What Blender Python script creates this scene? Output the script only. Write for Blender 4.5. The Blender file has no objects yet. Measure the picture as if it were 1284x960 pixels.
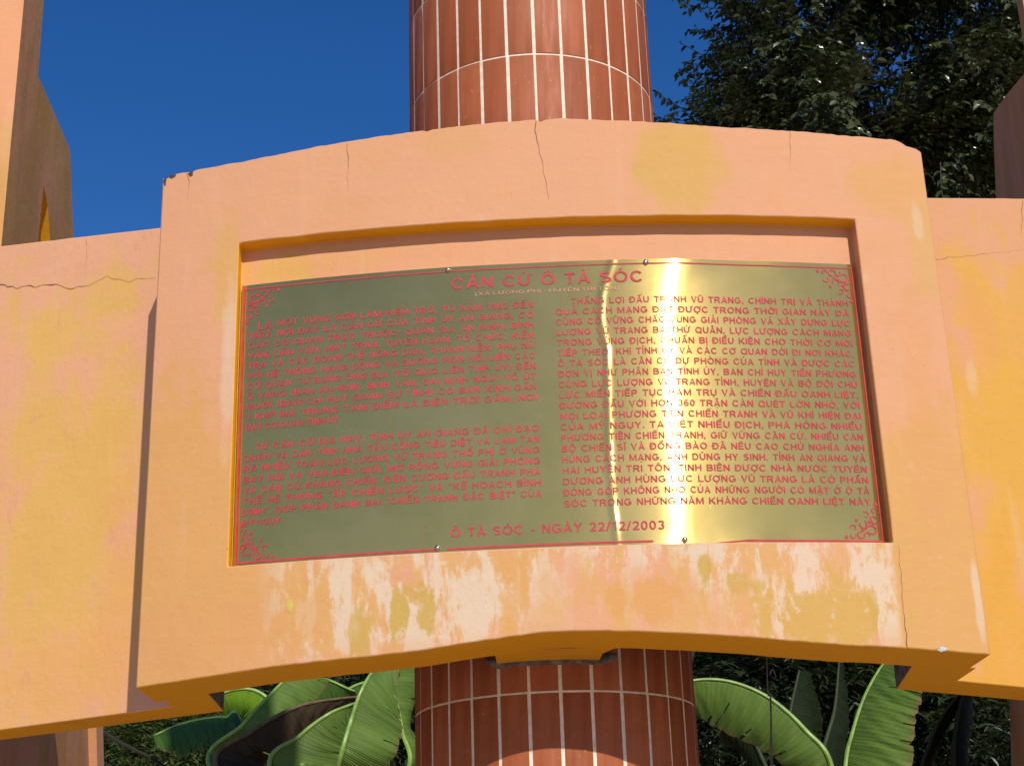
import bpy, bmesh, math, random
from mathutils import Vector, Matrix, noise as mnoise
random.seed(7)
R_ = math.radians
scene = bpy.context.scene
COL = scene.collection
H = 1.6                                   # eye height above the ground

# ------------------------------------------------------------------ camera
F_PX = 1966.6
right = Vector((0.999532, -0.001147, -0.030564)); up = Vector((0.028212, -0.351368, 0.935812)); fwd = Vector((0.011812, 0.936237, 0.351171))
cam = bpy.data.cameras.new('camera'); camo = bpy.data.objects.new('camera', cam); COL.objects.link(camo)
M = Matrix((right, up, -fwd)).transposed().to_4x4(); M.translation = Vector((-0.22916, 0, H))
camo.matrix_world = M
cam.sensor_width = 36; cam.sensor_fit = 'HORIZONTAL'; cam.lens = F_PX / 1284 * 36
cam.clip_start = 0.05; cam.clip_end = 2000
scene.camera = camo

# ------------------------------------------------------------------ light
SUN_AZ, SUN_EL = R_(16.2), R_(32.2)       # azimuth measured from -Y towards +X
world = bpy.data.worlds.new('World'); scene.world = world; world.use_nodes = True
wn = world.node_tree; wn.nodes.clear()
sky = wn.nodes.new('ShaderNodeTexSky'); sky.sky_type = 'NISHITA'; sky.sun_disc = False
sky.sun_elevation = SUN_EL; sky.sun_rotation = math.pi - SUN_AZ
sky.altitude = 300; sky.air_density = 1.0; sky.dust_density = 0.3; sky.ozone_density = 3.0
bg = wn.nodes.new('ShaderNodeBackground'); bg.inputs['Strength'].default_value = 0.105
wo = wn.nodes.new('ShaderNodeOutputWorld')
hs = wn.nodes.new('ShaderNodeHueSaturation'); hs.inputs['Hue'].default_value = .513; hs.inputs['Saturation'].default_value = 1.34; hs.inputs['Value'].default_value = 1.0
wn.links.new(sky.outputs[0], hs.inputs['Color']); wn.links.new(hs.outputs[0], bg.inputs[0]); wn.links.new(bg.outputs[0], wo.inputs[0])
sun = bpy.data.lights.new('sun', 'SUN'); sun.energy = 4.0; sun.angle = R_(0.53); sun.color = (1.0, 0.93, 0.82)
suno = bpy.data.objects.new('sun', sun); COL.objects.link(suno)
sd = Vector((math.sin(SUN_AZ) * math.cos(SUN_EL), -math.cos(SUN_AZ) * math.cos(SUN_EL), math.sin(SUN_EL)))
suno.rotation_euler = sd.to_track_quat('Z', 'Y').to_euler()
vs = scene.view_settings
vs.view_transform = 'Standard'; vs.look = 'None'; vs.exposure = 0.0; vs.gamma = 1.0; vs.use_curve_mapping = False

# ------------------------------------------------------------------ node helper
class NT:
    def __init__(s, name):
        s.m = bpy.data.materials.new(name); s.m.use_nodes = True
        s.t = s.m.node_tree; s.t.nodes.clear()
        s.out = s.n('ShaderNodeOutputMaterial'); s.b = s.n('ShaderNodeBsdfPrincipled')
        s.l(s.b.outputs[0], s.out.inputs[0])
    def n(s, k): return s.t.nodes.new(k)
    def l(s, a, b): s.t.links.new(a, b)
    def put(s, inp, v):
        if v is None: return
        if hasattr(v, 'node'): s.l(v, inp)
        else:
            if inp.type == 'RGBA' and len(v) == 3: v = (*v, 1)
            inp.default_value = v
    def set(s, **k):
        for a, v in k.items(): s.put(s.b.inputs[a.replace('_', ' ')], v)
    def math(s, op, a, b=0.0, c=None):
        n = s.n('ShaderNodeMath'); n.operation = op; s.put(n.inputs[0], a); s.put(n.inputs[1], b)
        if c is not None: s.put(n.inputs[2], c)
        return n.outputs[0]
    def coord(s, kind='Object'): return s.n('ShaderNodeTexCoord').outputs[kind]
    def xyz(s, v):
        n = s.n('ShaderNodeSeparateXYZ'); s.l(v, n.inputs[0]); return n.outputs
    def scale(s, v, sc, loc=(0, 0, 0)):
        n = s.n('ShaderNodeMapping'); s.l(v, n.inputs[0]); n.inputs['Scale'].default_value = sc; n.inputs['Location'].default_value = loc
        return n.outputs[0]
    def noise(s, v, sc, det=4, rough=.55, dist=0.0):
        n = s.n('ShaderNodeTexNoise'); s.l(v, n.inputs['Vector']); n.inputs['Scale'].default_value = sc
        n.inputs['Detail'].default_value = det; n.inputs['Roughness'].default_value = rough; n.inputs['Distortion'].default_value = dist
        return n.outputs['Fac']
    def map(s, v, a, b, lo=0.0, hi=1.0):
        n = s.n('ShaderNodeMapRange'); n.interpolation_type = 'SMOOTHSTEP'; s.put(n.inputs[0], v)
        n.inputs[1].default_value = a; n.inputs[2].default_value = b; n.inputs[3].default_value = lo; n.inputs[4].default_value = hi
        return n.outputs[0]
    def mix(s, f, a, b, mode='MIX'):
        n = s.n('ShaderNodeMix'); n.data_type = 'RGBA'; n.blend_type = mode
        s.put(n.inputs[0], f); s.put(n.inputs[6], a); s.put(n.inputs[7], b); return n.outputs[2]
    def bump(s, h, strength=.3, dist=.01):
        n = s.n('ShaderNodeBump'); n.inputs['Strength'].default_value = strength; n.inputs['Distance'].default_value = dist
        s.l(h, n.inputs['Height']); s.l(n.outputs[0], s.b.inputs['Normal']); return n
    def blob(s, X, Z, warp, cx, cz, rx, rz, soft=.6):
        a = s.math('DIVIDE', s.math('SUBTRACT', X, cx), rx); b = s.math('DIVIDE', s.math('SUBTRACT', Z, cz), rz)
        d = s.math('SQRT', s.math('ADD', s.math('MULTIPLY', a, a), s.math('MULTIPLY', b, b)))
        d = s.math('ADD', d, s.math('MULTIPLY', s.math('SUBTRACT', warp, .5), 6.5))
        return s.map(d, 1.0 - soft, 1.0 + soft * .5, 1.0, 0.0)
    def maxi(s, *v):
        r = v[0]
        for x in v[1:]: r = s.math('MAXIMUM', r, x)
        return r

PEACH = (.63, .318, .175); YELLOW = (.58, .315, .085); ORANGE = (.64, .290, .115); MUSTARD = (.50, .325, .075); WHITE = (.64, .51, .385); OCHRE = (.80, .40, .012)

def paint(name, base, blobs=(), stain=None, second=YELLOW, amount=.55, dirt=0.0):
    """old limewash-like paint: broad zones of two tints with ragged borders, brush laps, rubbed spots, stains"""
    t = NT(name); P = t.coord(); x, y, z = t.xyz(P)
    big = t.noise(P, 1.7, 5, .62, .5); mid = t.noise(P, 6, 6, .62); fine = t.noise(P, 60, 4, .6)
    streak = t.noise(t.scale(P, (22, 22, 2.2)), 1.0, 5, .6); rub = t.noise(t.scale(P, (13, 13, 7), (3, 3, 9)), 1.0, 7, .7)
    edge = t.math('ADD', t.math('ADD', t.math('MULTIPLY', big, .42), t.math('MULTIPLY', mid, .33)), t.math('MULTIPLY', rub, .25))
    c = t.mix(t.math('MULTIPLY', t.map(big, .50, .62), amount), base, second)
    for (cx, cz, rx, rz, col, k) in blobs:
        c = t.mix(t.math('MULTIPLY', t.blob(x, z, edge, cx, cz, rx, rz, .5), k), c, col)
    c = t.mix(t.math('MULTIPLY', t.map(rub, .56, .72), .30), c, ORANGE)
    c = t.mix(t.math('MULTIPLY', t.map(streak, .55, .8), .16), c, WHITE)
    c = t.mix(t.math('MULTIPLY', t.map(t.noise(P, 17, 7, .72), .60, .74), .22), c, WHITE)
    lum = t.math('ADD', .91, t.math('MULTIPLY', t.math('ADD', t.math('MULTIPLY', mid, .6), t.math('MULTIPLY', rub, .4)), .18))
    cl = t.n('ShaderNodeCombineColor')
    for q in range(3): t.l(lum, cl.inputs[q])
    c = t.mix(1.0, c, cl.outputs[0], 'MULTIPLY')
    if stain:                                 # bleached, flaking band under the plate
        x0, x1, z0, z1 = stain
        m = t.math('MULTIPLY', t.map(x, x0, x0 + .12), t.map(x, x1 - .03, x1 - .006, 1, 0))
        m = t.math('MULTIPLY', m, t.math('MULTIPLY', t.map(z, z0 - .04, z0 + .08), t.map(z, z1 - .010, z1, 1, 0)))
        s1 = t.noise(t.scale(P, (17, 17, 6.5)), 1.0, 9, .70, .25)
        s2 = t.noise(t.scale(P, (13, 13, 5), (5, 2, 7)), 1.0, 8, .66, .3)
        s4 = t.noise(t.scale(P, (60, 60, 6), (8, 2, 1)), 1.0, 5, .6)
        mid_gap = t.math('SUBTRACT', 1.0, t.math('MULTIPLY', t.blob(x, z, edge, .02, z0 + .05, .26, .12, .6), .85))
        wm = t.math('MULTIPLY', m, mid_gap)
        c = t.mix(t.math('MULTIPLY', m, t.map(s2, .42, .54, 0, .9)), c, (.60, .335, .125))
        c = t.mix(t.math('MULTIPLY', wm, t.map(t.math('ADD', t.math('MULTIPLY', s1, .8), t.math('MULTIPLY', s4, .2)), .455, .54, 0, .82)), c, WHITE)
        for (cx, cz, rx, rz, col, k) in ((-.44, .700, .024, .055, MUSTARD, .95), (-.385, .695, .020, .05, MUSTARD, .9), (-.53, .675, .028, .045, MUSTARD, .75), (.200, .772, .014, .05, MUSTARD, .9), (.262, .745, .022, .022, MUSTARD, .7), (.31, .74, .018, .014, MUSTARD, .7),
                                     (.45, .675, .13, .075, (.55, .33, .09), .95), (.065, .715, .06, .04, (.60, .30, .095), .8), (-.20, .73, .05, .06, (.60, .31, .10), .7), (.555, .71, .012, .06, MUSTARD, .7), (-.62, .70, .05, .06, (.60, .32, .11), .7)):
            c = t.mix(t.math('MULTIPLY', t.blob(x, z, t.math('ADD', t.math('MULTIPLY', s1, .6), t.math('MULTIPLY', rub, .4)), cx, cz + H, rx, rz, .3), k), c, col)
        c = t.mix(t.math('MULTIPLY', wm, t.map(t.noise(P, 38, 8, .74), .58, .64, 0, .55)), c, WHITE)
    if dirt:
        d = t.noise(t.scale(P, (5, 5, 1.6), (3, 1, 2)), 1.0, 6, .62)
        c = t.mix(t.map(d, .40, .62, 0, dirt), c, (.44, .245, .05))
    sp = t.noise(P, 130, 2, .5)               # pinholes
    c = t.mix(t.map(sp, .755, .79, 0, .5), c, (.16, .08, .04))
    t.set(Base_Color=c, Roughness=t.map(mid, .3, .7, .68, .88))
    t.b.inputs['Specular IOR Level'].default_value = .2
    hgt = t.math('ADD', t.math('MULTIPLY', mid, .7), t.math('MULTIPLY', fine, .20))
    hgt = t.math('ADD', hgt, t.math('MULTIPLY', t.noise(t.scale(P, (5, 5, 26)), 1.0, 4, .6), .30))
    hgt = t.math('ADD', hgt, t.math('MULTIPLY', t.map(rub, .60, .68), .10))
    t.bump(hgt, .36, .012)
    return t.m

MAT = {}
Z = lambda v: v + H
MAT['panel'] = paint('peach_render_panel', PEACH, [
    (-.90, Z(.80), .24, .46, (.60, .315, .105), .9), (-.60, Z(.66), .35, .10, (.61, .30, .12), .6), (.72, Z(.82), .18, .42, (.60, .325, .105), .9), (-.72, Z(1.545), .12, .045, (.62, .36, .09), .9), (-.66, Z(1.545), .2, .03, (.61, .33, .11), .6), (.72, Z(1.15), .06, .3, (.61, .30, .125), .5),
    (.21, Z(1.735), .095, .115, (.57, .335, .10), .9), (.73, Z(1.69), .10, .08, (.60, .32, .11), .7), (.775, Z(1.56), .05, .14, (.58, .34, .12), .7),
    (.765, Z(1.60), .014, .06, WHITE, .35), (.843, Z(1.33), .010, .10, WHITE, .5), (.787, Z(.72), .008, .07, WHITE, .6), (-.835, Z(1.52), .035, .14, (.60, .33, .11), .8), (-.825, Z(1.30), .018, .22, WHITE, .45),
    (-.30, Z(1.81), .08, .05, (.60, .315, .12), .5), (-.50, Z(1.79), .06, .05, (.60, .315, .12), .3),
], stain=(-.76, .625, Z(.60), Z(.835)), second=(.62, .295, .13), amount=.5)
LP, LY, LO = (.76, .385, .225), (.75, .435, .125), (.79, .390, .15)
MAT['wing'] = paint('orange_render_wing', LP, [
    (-1.35, Z(1.00), .34, .60, LY, 1.0), (-1.40, Z(1.60), .07, .10, LY, .8), (-1.27, Z(.70), .26, .16, LO, .6), (-1.14, Z(.9), .05, .3, LO, .5), (-1.60, Z(1.50), .05, .08, LY, .4)], amount=.25, second=LO)
MAT['wing_right'] = paint('orange_render_wing_right', (.62, .31, .165), [  # darker copy of the wing paint, offsetting the stronger sun on this side
    (1.20, Z(1.00), .48, .72, (.64, .345, .066), 1.0), (1.20, Z(1.58), .10, .13, (.63, .33, .09), .8), (1.0, Z(.75), .12, .3, (.65, .325, .06), .8), (1.02, Z(1.50), .05, .12, (.65, .31, .11), .6), (.98, Z(1.38), .02, .06, WHITE, .3)], amount=.3, second=(.65, .31, .11))
MAT['pillar'] = paint('weathered_peach_render', (.66, .315, .165), [], amount=.45, dirt=.65, second=MUSTARD)
MAT['ochre'] = paint('ochre_yellow_render', OCHRE, [], second=(.70, .32, .03), amount=.6)

def simple(name, col, rough=.6, metal=0., var=.0, sc=20, bump=0.):
    t = NT(name); P = t.coord(); n = t.noise(P, sc, 4)
    c = t.mix(t.map(n, .3, .7), tuple(v * (1 - var) for v in col), tuple(min(1, v * (1 + var)) for v in col))
    t.set(Base_Color=c, Roughness=rough, Metallic=metal)
    if bump: t.bump(n, bump, .01)
    return t.m
MAT['grout'] = simple('cement_grout', (.74, .64, .52), .85, var=.12, sc=60)
MAT['mortar'] = simple('grey_mortar', (.16, .13, .115), .9, var=.5, sc=40, bump=.4)
MAT['crack'] = simple('crack_shadow_gap', (.17, .085, .045), .95, var=.3)
MAT['chip'] = simple('bare_chipped_mortar', (.07, .05, .04), .95, var=.4)
MAT['patch'] = simple('pale_filler', (.5, .5, .52), .8, var=.2)
MAT['red'] = simple('red_enamel', (.47, .030, .045), .7, var=.15, sc=40)
MAT['palered'] = simple('thin_red_enamel', (.42, .17, .10), .5, var=.2, sc=60)
MAT['screw'] = simple('polished_steel', (.55, .5, .42), .2, 1.0)

def tile_mat():
    t = NT('glazed_terracotta_tile'); P = t.coord()
    a = t.n('ShaderNodeAttribute'); a.attribute_name = 'tone'
    n = t.noise(P, 9, 5, .6); f = t.noise(t.scale(P, (60, 60, 9)), 1.0, 4, .6)
    c = t.mix(t.map(a.outputs['Fac'], 0, 1), (.285, .072, .022), (.385, .108, .040))
    c = t.mix(t.map(n, .4, .75, 0, .45), c, (.26, .066, .02))
    sp = t.noise(t.scale(P, (170, 170, 70)), 1.0, 2)
    c = t.mix(t.map(sp, .70, .75, 0, .5), c, (.5, .36, .28))
    d = t.noise(P, 3, 4)
    t.set(Base_Color=c, Roughness=t.map(f, .3, .7, .50, .66))
    t.b.inputs['Specular IOR Level'].default_value = .32
    t.bump(t.math('ADD', f, t.math('MULTIPLY', n, 2)), .06, .004)
    return t.m
MAT['tile'] = tile_mat()

def brass():
    t = NT('brushed_brass_sheet'); P = t.coord()
    n = t.noise(P, 5, 4, .6, .3); br = t.noise(t.scale(P, (3, 3, 420)), 1.0, 3, .6); sm = t.noise(P, 26, 6, .7)
    c = t.mix(t.map(n, .35, .7), (.60, .425, .125), (.68, .48, .16))
    sc = t.noise(t.scale(P, (90, 90, 11), (2, 3, 1)), 1.0, 3, .5)
    t.set(Base_Color=t.mix(t.map(sm, .62, .72, 0, .3), c, (.68, .56, .30)), Metallic=.88,
          Roughness=t.math('ADD', t.map(n, .3, .7, .160, .19), t.map(sc, .70, .78, 0, .12)))
    t.b.inputs['Anisotropic'].default_value = 1.0
    t.b.inputs['Anisotropic Rotation'].default_value = 0.25
    tg = t.n('ShaderNodeTangent'); tg.direction_type = 'UV_MAP'; tg.uv_map = 'brushing'
    t.l(tg.outputs[0], t.b.inputs['Tangent'])
    b2 = t.n('ShaderNodeBsdfPrincipled')                # hazier, tarnished part of the surface
    t.l(c, b2.inputs['Base Color']); b2.inputs['Metallic'].default_value = 1.0; b2.inputs['Roughness'].default_value = .29
    b2.inputs['Anisotropic'].default_value = .75; b2.inputs['Anisotropic Rotation'].default_value = .25; t.l(tg.outputs[0], b2.inputs['Tangent'])
    mx = t.n('ShaderNodeMixShader'); mx.inputs[0].default_value = .11
    t.l(t.b.outputs[0], mx.inputs[1]); t.l(b2.outputs[0], mx.inputs[2]); t.l(mx.outputs[0], t.out.inputs[0])
    return t.m
MAT['brass'] = brass()

def leafmat(name, c1, c2, trans, rough=.35, spec=.32):
    t = NT(name); P = t.coord()
    a = t.n('ShaderNodeAttribute'); a.attribute_name = 'tone'
    n = t.noise(P, 7, 4, .6)
    c = t.mix(t.math('ADD', t.math('MULTIPLY', a.outputs['Fac'], .75), t.math('MULTIPLY', n, .3)), c1, c2)
    t.set(Base_Color=c, Roughness=rough)
    t.b.inputs['Specular IOR Level'].default_value = spec
    tr = t.n('ShaderNodeBsdfTranslucent'); t.l(c, tr.inputs[0])
    cc = t.mix(1.0, c, (1.6, 1.9, .6), 'MULTIPLY'); t.l(cc, tr.inputs[0])
    mx = t.n('ShaderNodeMixShader'); mx.inputs[0].default_value = trans
    t.l(t.b.outputs[0], mx.inputs[1]); t.l(tr.outputs[0], mx.inputs[2]); t.l(mx.outputs[0], t.out.inputs[0])
    return t.m
def bananamat(name, c1, c2, trans, rough=.5, spec=.28, rimk=.8):
    t = NT(name); P = t.coord()
    A = lambda k: (lambda n: (setattr(n, 'attribute_name', k), n.outputs['Fac'])[1])(t.n('ShaderNodeAttribute'))
    tone, vein, rim = A('tone'), A('vein'), A('rim')
    n = t.noise(P, 7, 5, .65); n2 = t.noise(P, 40, 4, .7)
    rib = t.math('SINE', t.math('MULTIPLY', vein, 1.0)); fine_ = t.math('SINE', t.math('MULTIPLY', vein, 3.7))
    rb = t.math('ADD', t.math('MULTIPLY', rib, .6), t.math('MULTIPLY', fine_, .4))
    c = t.mix(t.math('ADD', t.math('MULTIPLY', tone, .7), t.math('ADD', t.math('MULTIPLY', n, .3), t.math('MULTIPLY', rb, .10))), c1, c2)
    c = t.mix(t.map(n2, .62, .75, 0, .35), c, (.16, .16, .05))
    c = t.mix(t.map(t.math('ADD', rim, t.math('MULTIPLY', t.math('SUBTRACT', n, .5), .25)), .90, 1.0, 0, rimk), c, (.20, .14, .05))
    t.set(Base_Color=c, Roughness=t.map(n, .3, .7, rough - .08, rough + .12))
    t.b.inputs['Specular IOR Level'].default_value = spec
    t.bump(t.math('ADD', rb, t.math('MULTIPLY', n2, 1.2)), .45, .006)
    tr = t.n('ShaderNodeBsdfTranslucent'); t.l(t.mix(1.0, c, (1.7, 1.9, .6), 'MULTIPLY'), tr.inputs[0])
    mx = t.n('ShaderNodeMixShader'); mx.inputs[0].default_value = trans
    t.l(t.b.outputs[0], mx.inputs[1]); t.l(tr.outputs[0], mx.inputs[2]); t.l(mx.outputs[0], t.out.inputs[0])
    return t.m
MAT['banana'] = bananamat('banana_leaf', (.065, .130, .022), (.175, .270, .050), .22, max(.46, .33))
MAT['banana_mid'] = bananamat('half_shaded_banana_leaf', (.035, .085, .014), (.07, .15, .022), .18, max(.46, .38))  # darker leaf copy: partial shade is put into the colour
MAT['banana_bright'] = bananamat('sunlit_tone_banana_leaf', (.15, .30, .02), (.26, .42, .03), .35, max(.46, .4))  # brighter leaf copy: sunlight through the blade is put into the colour
MAT['banana_dark'] = bananamat('shade_tone_banana_leaf', (.007, .013, .004), (.014, .026, .007), .10, .6, .2, .06)  # near-black leaf copy: deep shade is put into the colour
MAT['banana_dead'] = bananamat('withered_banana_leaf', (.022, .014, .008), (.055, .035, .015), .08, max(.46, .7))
MAT['midrib'] = simple('pale_leaf_midrib', (.22, .36, .07), .45, var=.2)
MAT['midrib_dark'] = simple('dark_leaf_midrib', (.03, .045, .014), .7, var=.2)  # darkened midrib and stem colour to go with the shade-toned leaves
MAT['midrib_dead'] = simple('brown_leaf_midrib', (.12, .08, .035), .8, var=.3)
MAT['stem'] = simple('banana_stem', (.10, .12, .04), .7, var=.4)
MAT['tree_leaf'] = leafmat('dark_glossy_leaf', (.014, .021, .007), (.065, .085, .026), .10, .27, .5)
MAT['bush_leaf'] = leafmat('shade_leaf', (.010, .016, .006), (.030, .045, .014), .10, .4)  # shade of the undergrowth is put into the leaf colour itself
MAT['fern_leaf'] = leafmat('fine_shrub_leaf', (.030, .055, .012), (.09, .12, .03), .2, .5)
MAT['bark'] = simple('grey_brown_bark', (.045, .033, .022), .9, var=.4, sc=25, bump=.5)
MAT['dry'] = simple('dry_twig', (.22, .16, .09), .9, var=.3)
def ground_mat():
    t = NT('plaza_paving'); P = t.coord(); n = t.noise(P, 1.5, 6, .6)
    b = t.n('ShaderNodeTexBrick'); t.l(P, b.inputs['Vector']); b.inputs['Scale'].default_value = 1.25; b.offset = 0
    b.inputs['Brick Width'].default_value = .5; b.inputs['Row Height'].default_value = .5; b.inputs['Mortar Size'].default_value = .008
    b.inputs['Color1'].default_value = (.56, .40, .27, 1); b.inputs['Color2'].default_value = (.50, .36, .24, 1); b.inputs['Mortar'].default_value = (.25, .21, .18, 1)
    t.set(Base_Color=t.mix(t.map(n, .3, .75, 0, .3), b.outputs['Color'], (.40, .32, .24)), Roughness=.8)
    return t.m
MAT['ground'] = ground_mat()

# ------------------------------------------------------------------ object helpers
def tag(o, label=None, cat=None, group=None, kind=None):
    if label: o['label'] = label
    if cat: o['category'] = cat
    if group: o['group'] = group
    if kind: o['kind'] = kind
    return o
def empty(name, loc=(0, 0, 0)):
    o = bpy.data.objects.new(name, None); COL.objects.link(o); o.location = loc; o.empty_display_size = .1; return o
def link(name, me, parent=None, smooth=None):
    o = bpy.data.objects.new(name, me); COL.objects.link(o)
    if parent:
        o.parent = parent; o.matrix_parent_inverse = Matrix.Translation(parent.location).inverted()   # meshes are written in world coordinates
    return o
def mesh(name, verts, faces, mats, parent=None, idx=None, smooth=True, tone=None, angle=None):
    me = bpy.data.meshes.new(name); me.from_pydata([tuple(v) for v in verts], [], faces)
    for m in (mats if isinstance(mats, (list, tuple)) else [mats]): me.materials.append(m)
    if idx: me.polygons.foreach_set('material_index', idx)
    me.polygons.foreach_set('use_smooth', [smooth] * len(me.polygons))
    if tone:
        at = me.attributes.new('tone', 'FLOAT', 'POINT'); at.data.foreach_set('value', tone)
    me.update()
    if angle is not None:
        me.set_sharp_from_angle(angle=angle)
    return link(name, me, parent)
def from_bm(name, bm, mats, parent=None, angle=R_(35), bevel=0, smooth=True):
    me = bpy.data.meshes.new(name); bm.normal_update(); bm.to_mesh(me); bm.free()
    for m in (mats if isinstance(mats, (list, tuple)) else [mats]): me.materials.append(m)
    me.polygons.foreach_set('use_smooth', [smooth] * len(me.polygons)); me.set_sharp_from_angle(angle=angle)
    o = link(name, me, parent)
    if bevel:
        b = o.modifiers.new('bevel', 'BEVEL'); b.width = bevel; b.segments = 2; b.limit_method = 'ANGLE'; b.angle_limit = R_(40); b.harden_normals = False
    return o
def tube(bm, pts, rad, n=8, cap=True):
    rings = []
    prev = None
    for i, p in enumerate(pts):
        d = (pts[min(i + 1, len(pts) - 1)] - pts[max(i - 1, 0)]).normalized()
        a = d.orthogonal().normalized() if prev is None else (prev - d * prev.dot(d)).normalized()
        prev = a; b = d.cross(a); r = rad[i] if isinstance(rad, (list, tuple)) else rad
        rings.append([bm.verts.new(p + (a * math.cos(2 * math.pi * k / n) + b * math.sin(2 * math.pi * k / n)) * r) for k in range(n)])
    for i in range(len(rings) - 1):
        for k in range(n):
            bm.faces.new((rings[i][k], rings[i][(k + 1) % n], rings[i + 1][(k + 1) % n], rings[i + 1][k]))
    if cap:
        bm.faces.new(rings[0][::-1]); bm.faces.new(rings[-1])
def interp(x, tab):
    if x <= tab[0][0]: return tab[0][1]
    for (a, b), (c, d) in zip(tab, tab[1:]):
        if x <= c: return b + (d - b) * (x - a) / (c - a)
    return tab[-1][1]

# ------------------------------------------------------------------ ground
g = mesh('ground', [(-300, -300, 0), (300, -300, 0), (300, 300, 0), (-300, 300, 0)], [(0, 1, 2, 3)], MAT['ground']); g['kind'] = 'structure'

# ------------------------------------------------------------------ curved plaque wall
CR, CY = 3.8413, 7.0413                   # plan radius of the bowed front and its centre
DEP = .044                                # depth of the recess
def yfront(x, off=0.0): return CY - math.sqrt((CR - off) ** 2 - x * x)
TOP = [(-1.004, 1.800), (-.969, 1.804), (-.815, 1.810), (-.709, 1.818), (-.623, 1.826), (-.547, 1.832), (-.406, 1.841), (-.322, 1.846), (-.21, 1.852), (-.113, 1.854), (-.052, 1.855), (.069, 1.846), (.18, 1.839), (.31, 1.829), (.471, 1.823), (.615, 1.818), (.735, 1.814), (.752, 1.808), (.765, 1.799), (.782, 1.797), (.799, 1.787)]
BOT = [(-1.004, .586), (-.888, .594), (-.777, .603), (-.703, .609), (-.607, .614), (-.507, .618), (-.391, .625), (-.308, .635), (-.209, .645), (-.143, .6515), (-.061, .652), (.054, .647), (.185, .638), (.284, .630), (.383, .620), (.484, .611), (.584, .607), (.799, .592)]
RX0, RX1, RZT, RZB = -.809, .6135, 1.597, .832
XL, XR = -1.004, .799
def wall():
    xs = sorted(set([XL + (XR - XL) * i / 150 for i in range(151)] + [RX0, RX1]))
    xs = [x for i, x in enumerate(xs) if i == 0 or x in (XL, XR, RX0, RX1) or min(abs(x - RX0), abs(x - RX1)) > .004]
    bm = bmesh.new()
    NB, NM, NTp, ND = 4, 14, 4, 3
    chips = [(-.992, .006, .012), (-.935, .004, .008), (-.37, .006, .006), (-.10, .008, .006), (.47, .003, .005), (.60, .003, .006)]
    cols_f, cols_b = [], []
    for x in xs:
        zt = interp(x, TOP) + H + .0022 * mnoise.noise(Vector((x * 28, 3, 1))) + .0012 * mnoise.noise(Vector((x * 90, 1, 7)))
        for cx, cd, cw in chips: zt -= cd * math.exp(-((x - cx) / cw) ** 2)
        zb = interp(x, BOT) + H + .0014 * mnoise.noise(Vector((x * 40, 9, 2)))
        zm0 = RZB + H; zm1 = RZT + H + .0016 * mnoise.noise(Vector((x * 14, 5, 5)))
        ys = [(zb + (zm0 - zb) * k / NB) for k in range(NB)] + [zm0 + (zm1 - zm0) * k / NM for k in range(NM)] + [zm1 + (zt - zm1) * k / NTp for k in range(NTp + 1)]
        w = lambda z: .0012 * mnoise.noise(Vector((x * 5, z * 5, 0)))
        cols_f.append([bm.verts.new((x, yfront(x) + w(z), z)) for z in ys])
        cols_b.append([bm.verts.new((x, yfront(x, .18), z)) for z in (ys[0], ys[-1])])
    nrow = NB + NM + NTp
    i0, i1 = xs.index(RX0), xs.index(RX1)
    for i in range(len(xs) - 1):
        a, b = cols_f[i], cols_f[i + 1]
        for r in range(nrow):
            if i0 <= i < i1 and NB <= r < NB + NM: continue
            bm.faces.new((a[r], b[r], b[r + 1], a[r + 1]))
        # top, soffit, back
        A, B = cols_b[i], cols_b[i + 1]
        bm.faces.new((a[-1], b[-1], B[1], A[1]))
        f = bm.faces.new((a[0], A[0], B[0], b[0])); f.material_index = 1
        bm.faces.new((A[0], A[1], B[1], B[0]))
    for c, d, flip in ((cols_f[0], cols_b[0], 0), (cols_f[-1], cols_b[-1], 1)):
        fv = c + [d[1], d[0]]
        bm.faces.new(fv[::-1] if flip == 0 else fv)
    # recess
    rec = [[bm.verts.new((x, yfront(x, DEP), cols_f[i][NB + k].co.z)) for k in range(NM + 1)] for i, x in ((j, xs[j]) for j in range(i0, i1 + 1))]
    for k in range(len(rec) - 1):
        a, b = rec[k], rec[k + 1]; fa, fb = cols_f[i0 + k], cols_f[i0 + k + 1]
        for r in range(NM): bm.faces.new((a[r], b[r], b[r + 1], a[r + 1]))
        f = bm.faces.new((fa[NB + NM], fb[NB + NM], b[NM], a[NM])); f.material_index = 1
        bm.faces.new((fa[NB], a[0], b[0], fb[NB]))
    for r in range(NM):
        f = bm.faces.new((cols_f[i0][NB + r], rec[0][r], rec[0][r + 1], cols_f[i0][NB + r + 1])); f.material_index = 1
        bm.faces.new((cols_f[i1][NB + r], cols_f[i1][NB + r + 1], rec[-1][r + 1], rec[-1][r]))
    bmesh.ops.recalc_face_normals(bm, faces=bm.faces[:])
    return from_bm('plaque_wall', bm, [MAT['panel'], MAT['ochre']], bevel=.0035)
pw = tag(wall(), 'bowed peach concrete wall with arched top holding the brass plaque', 'wall')

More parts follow.
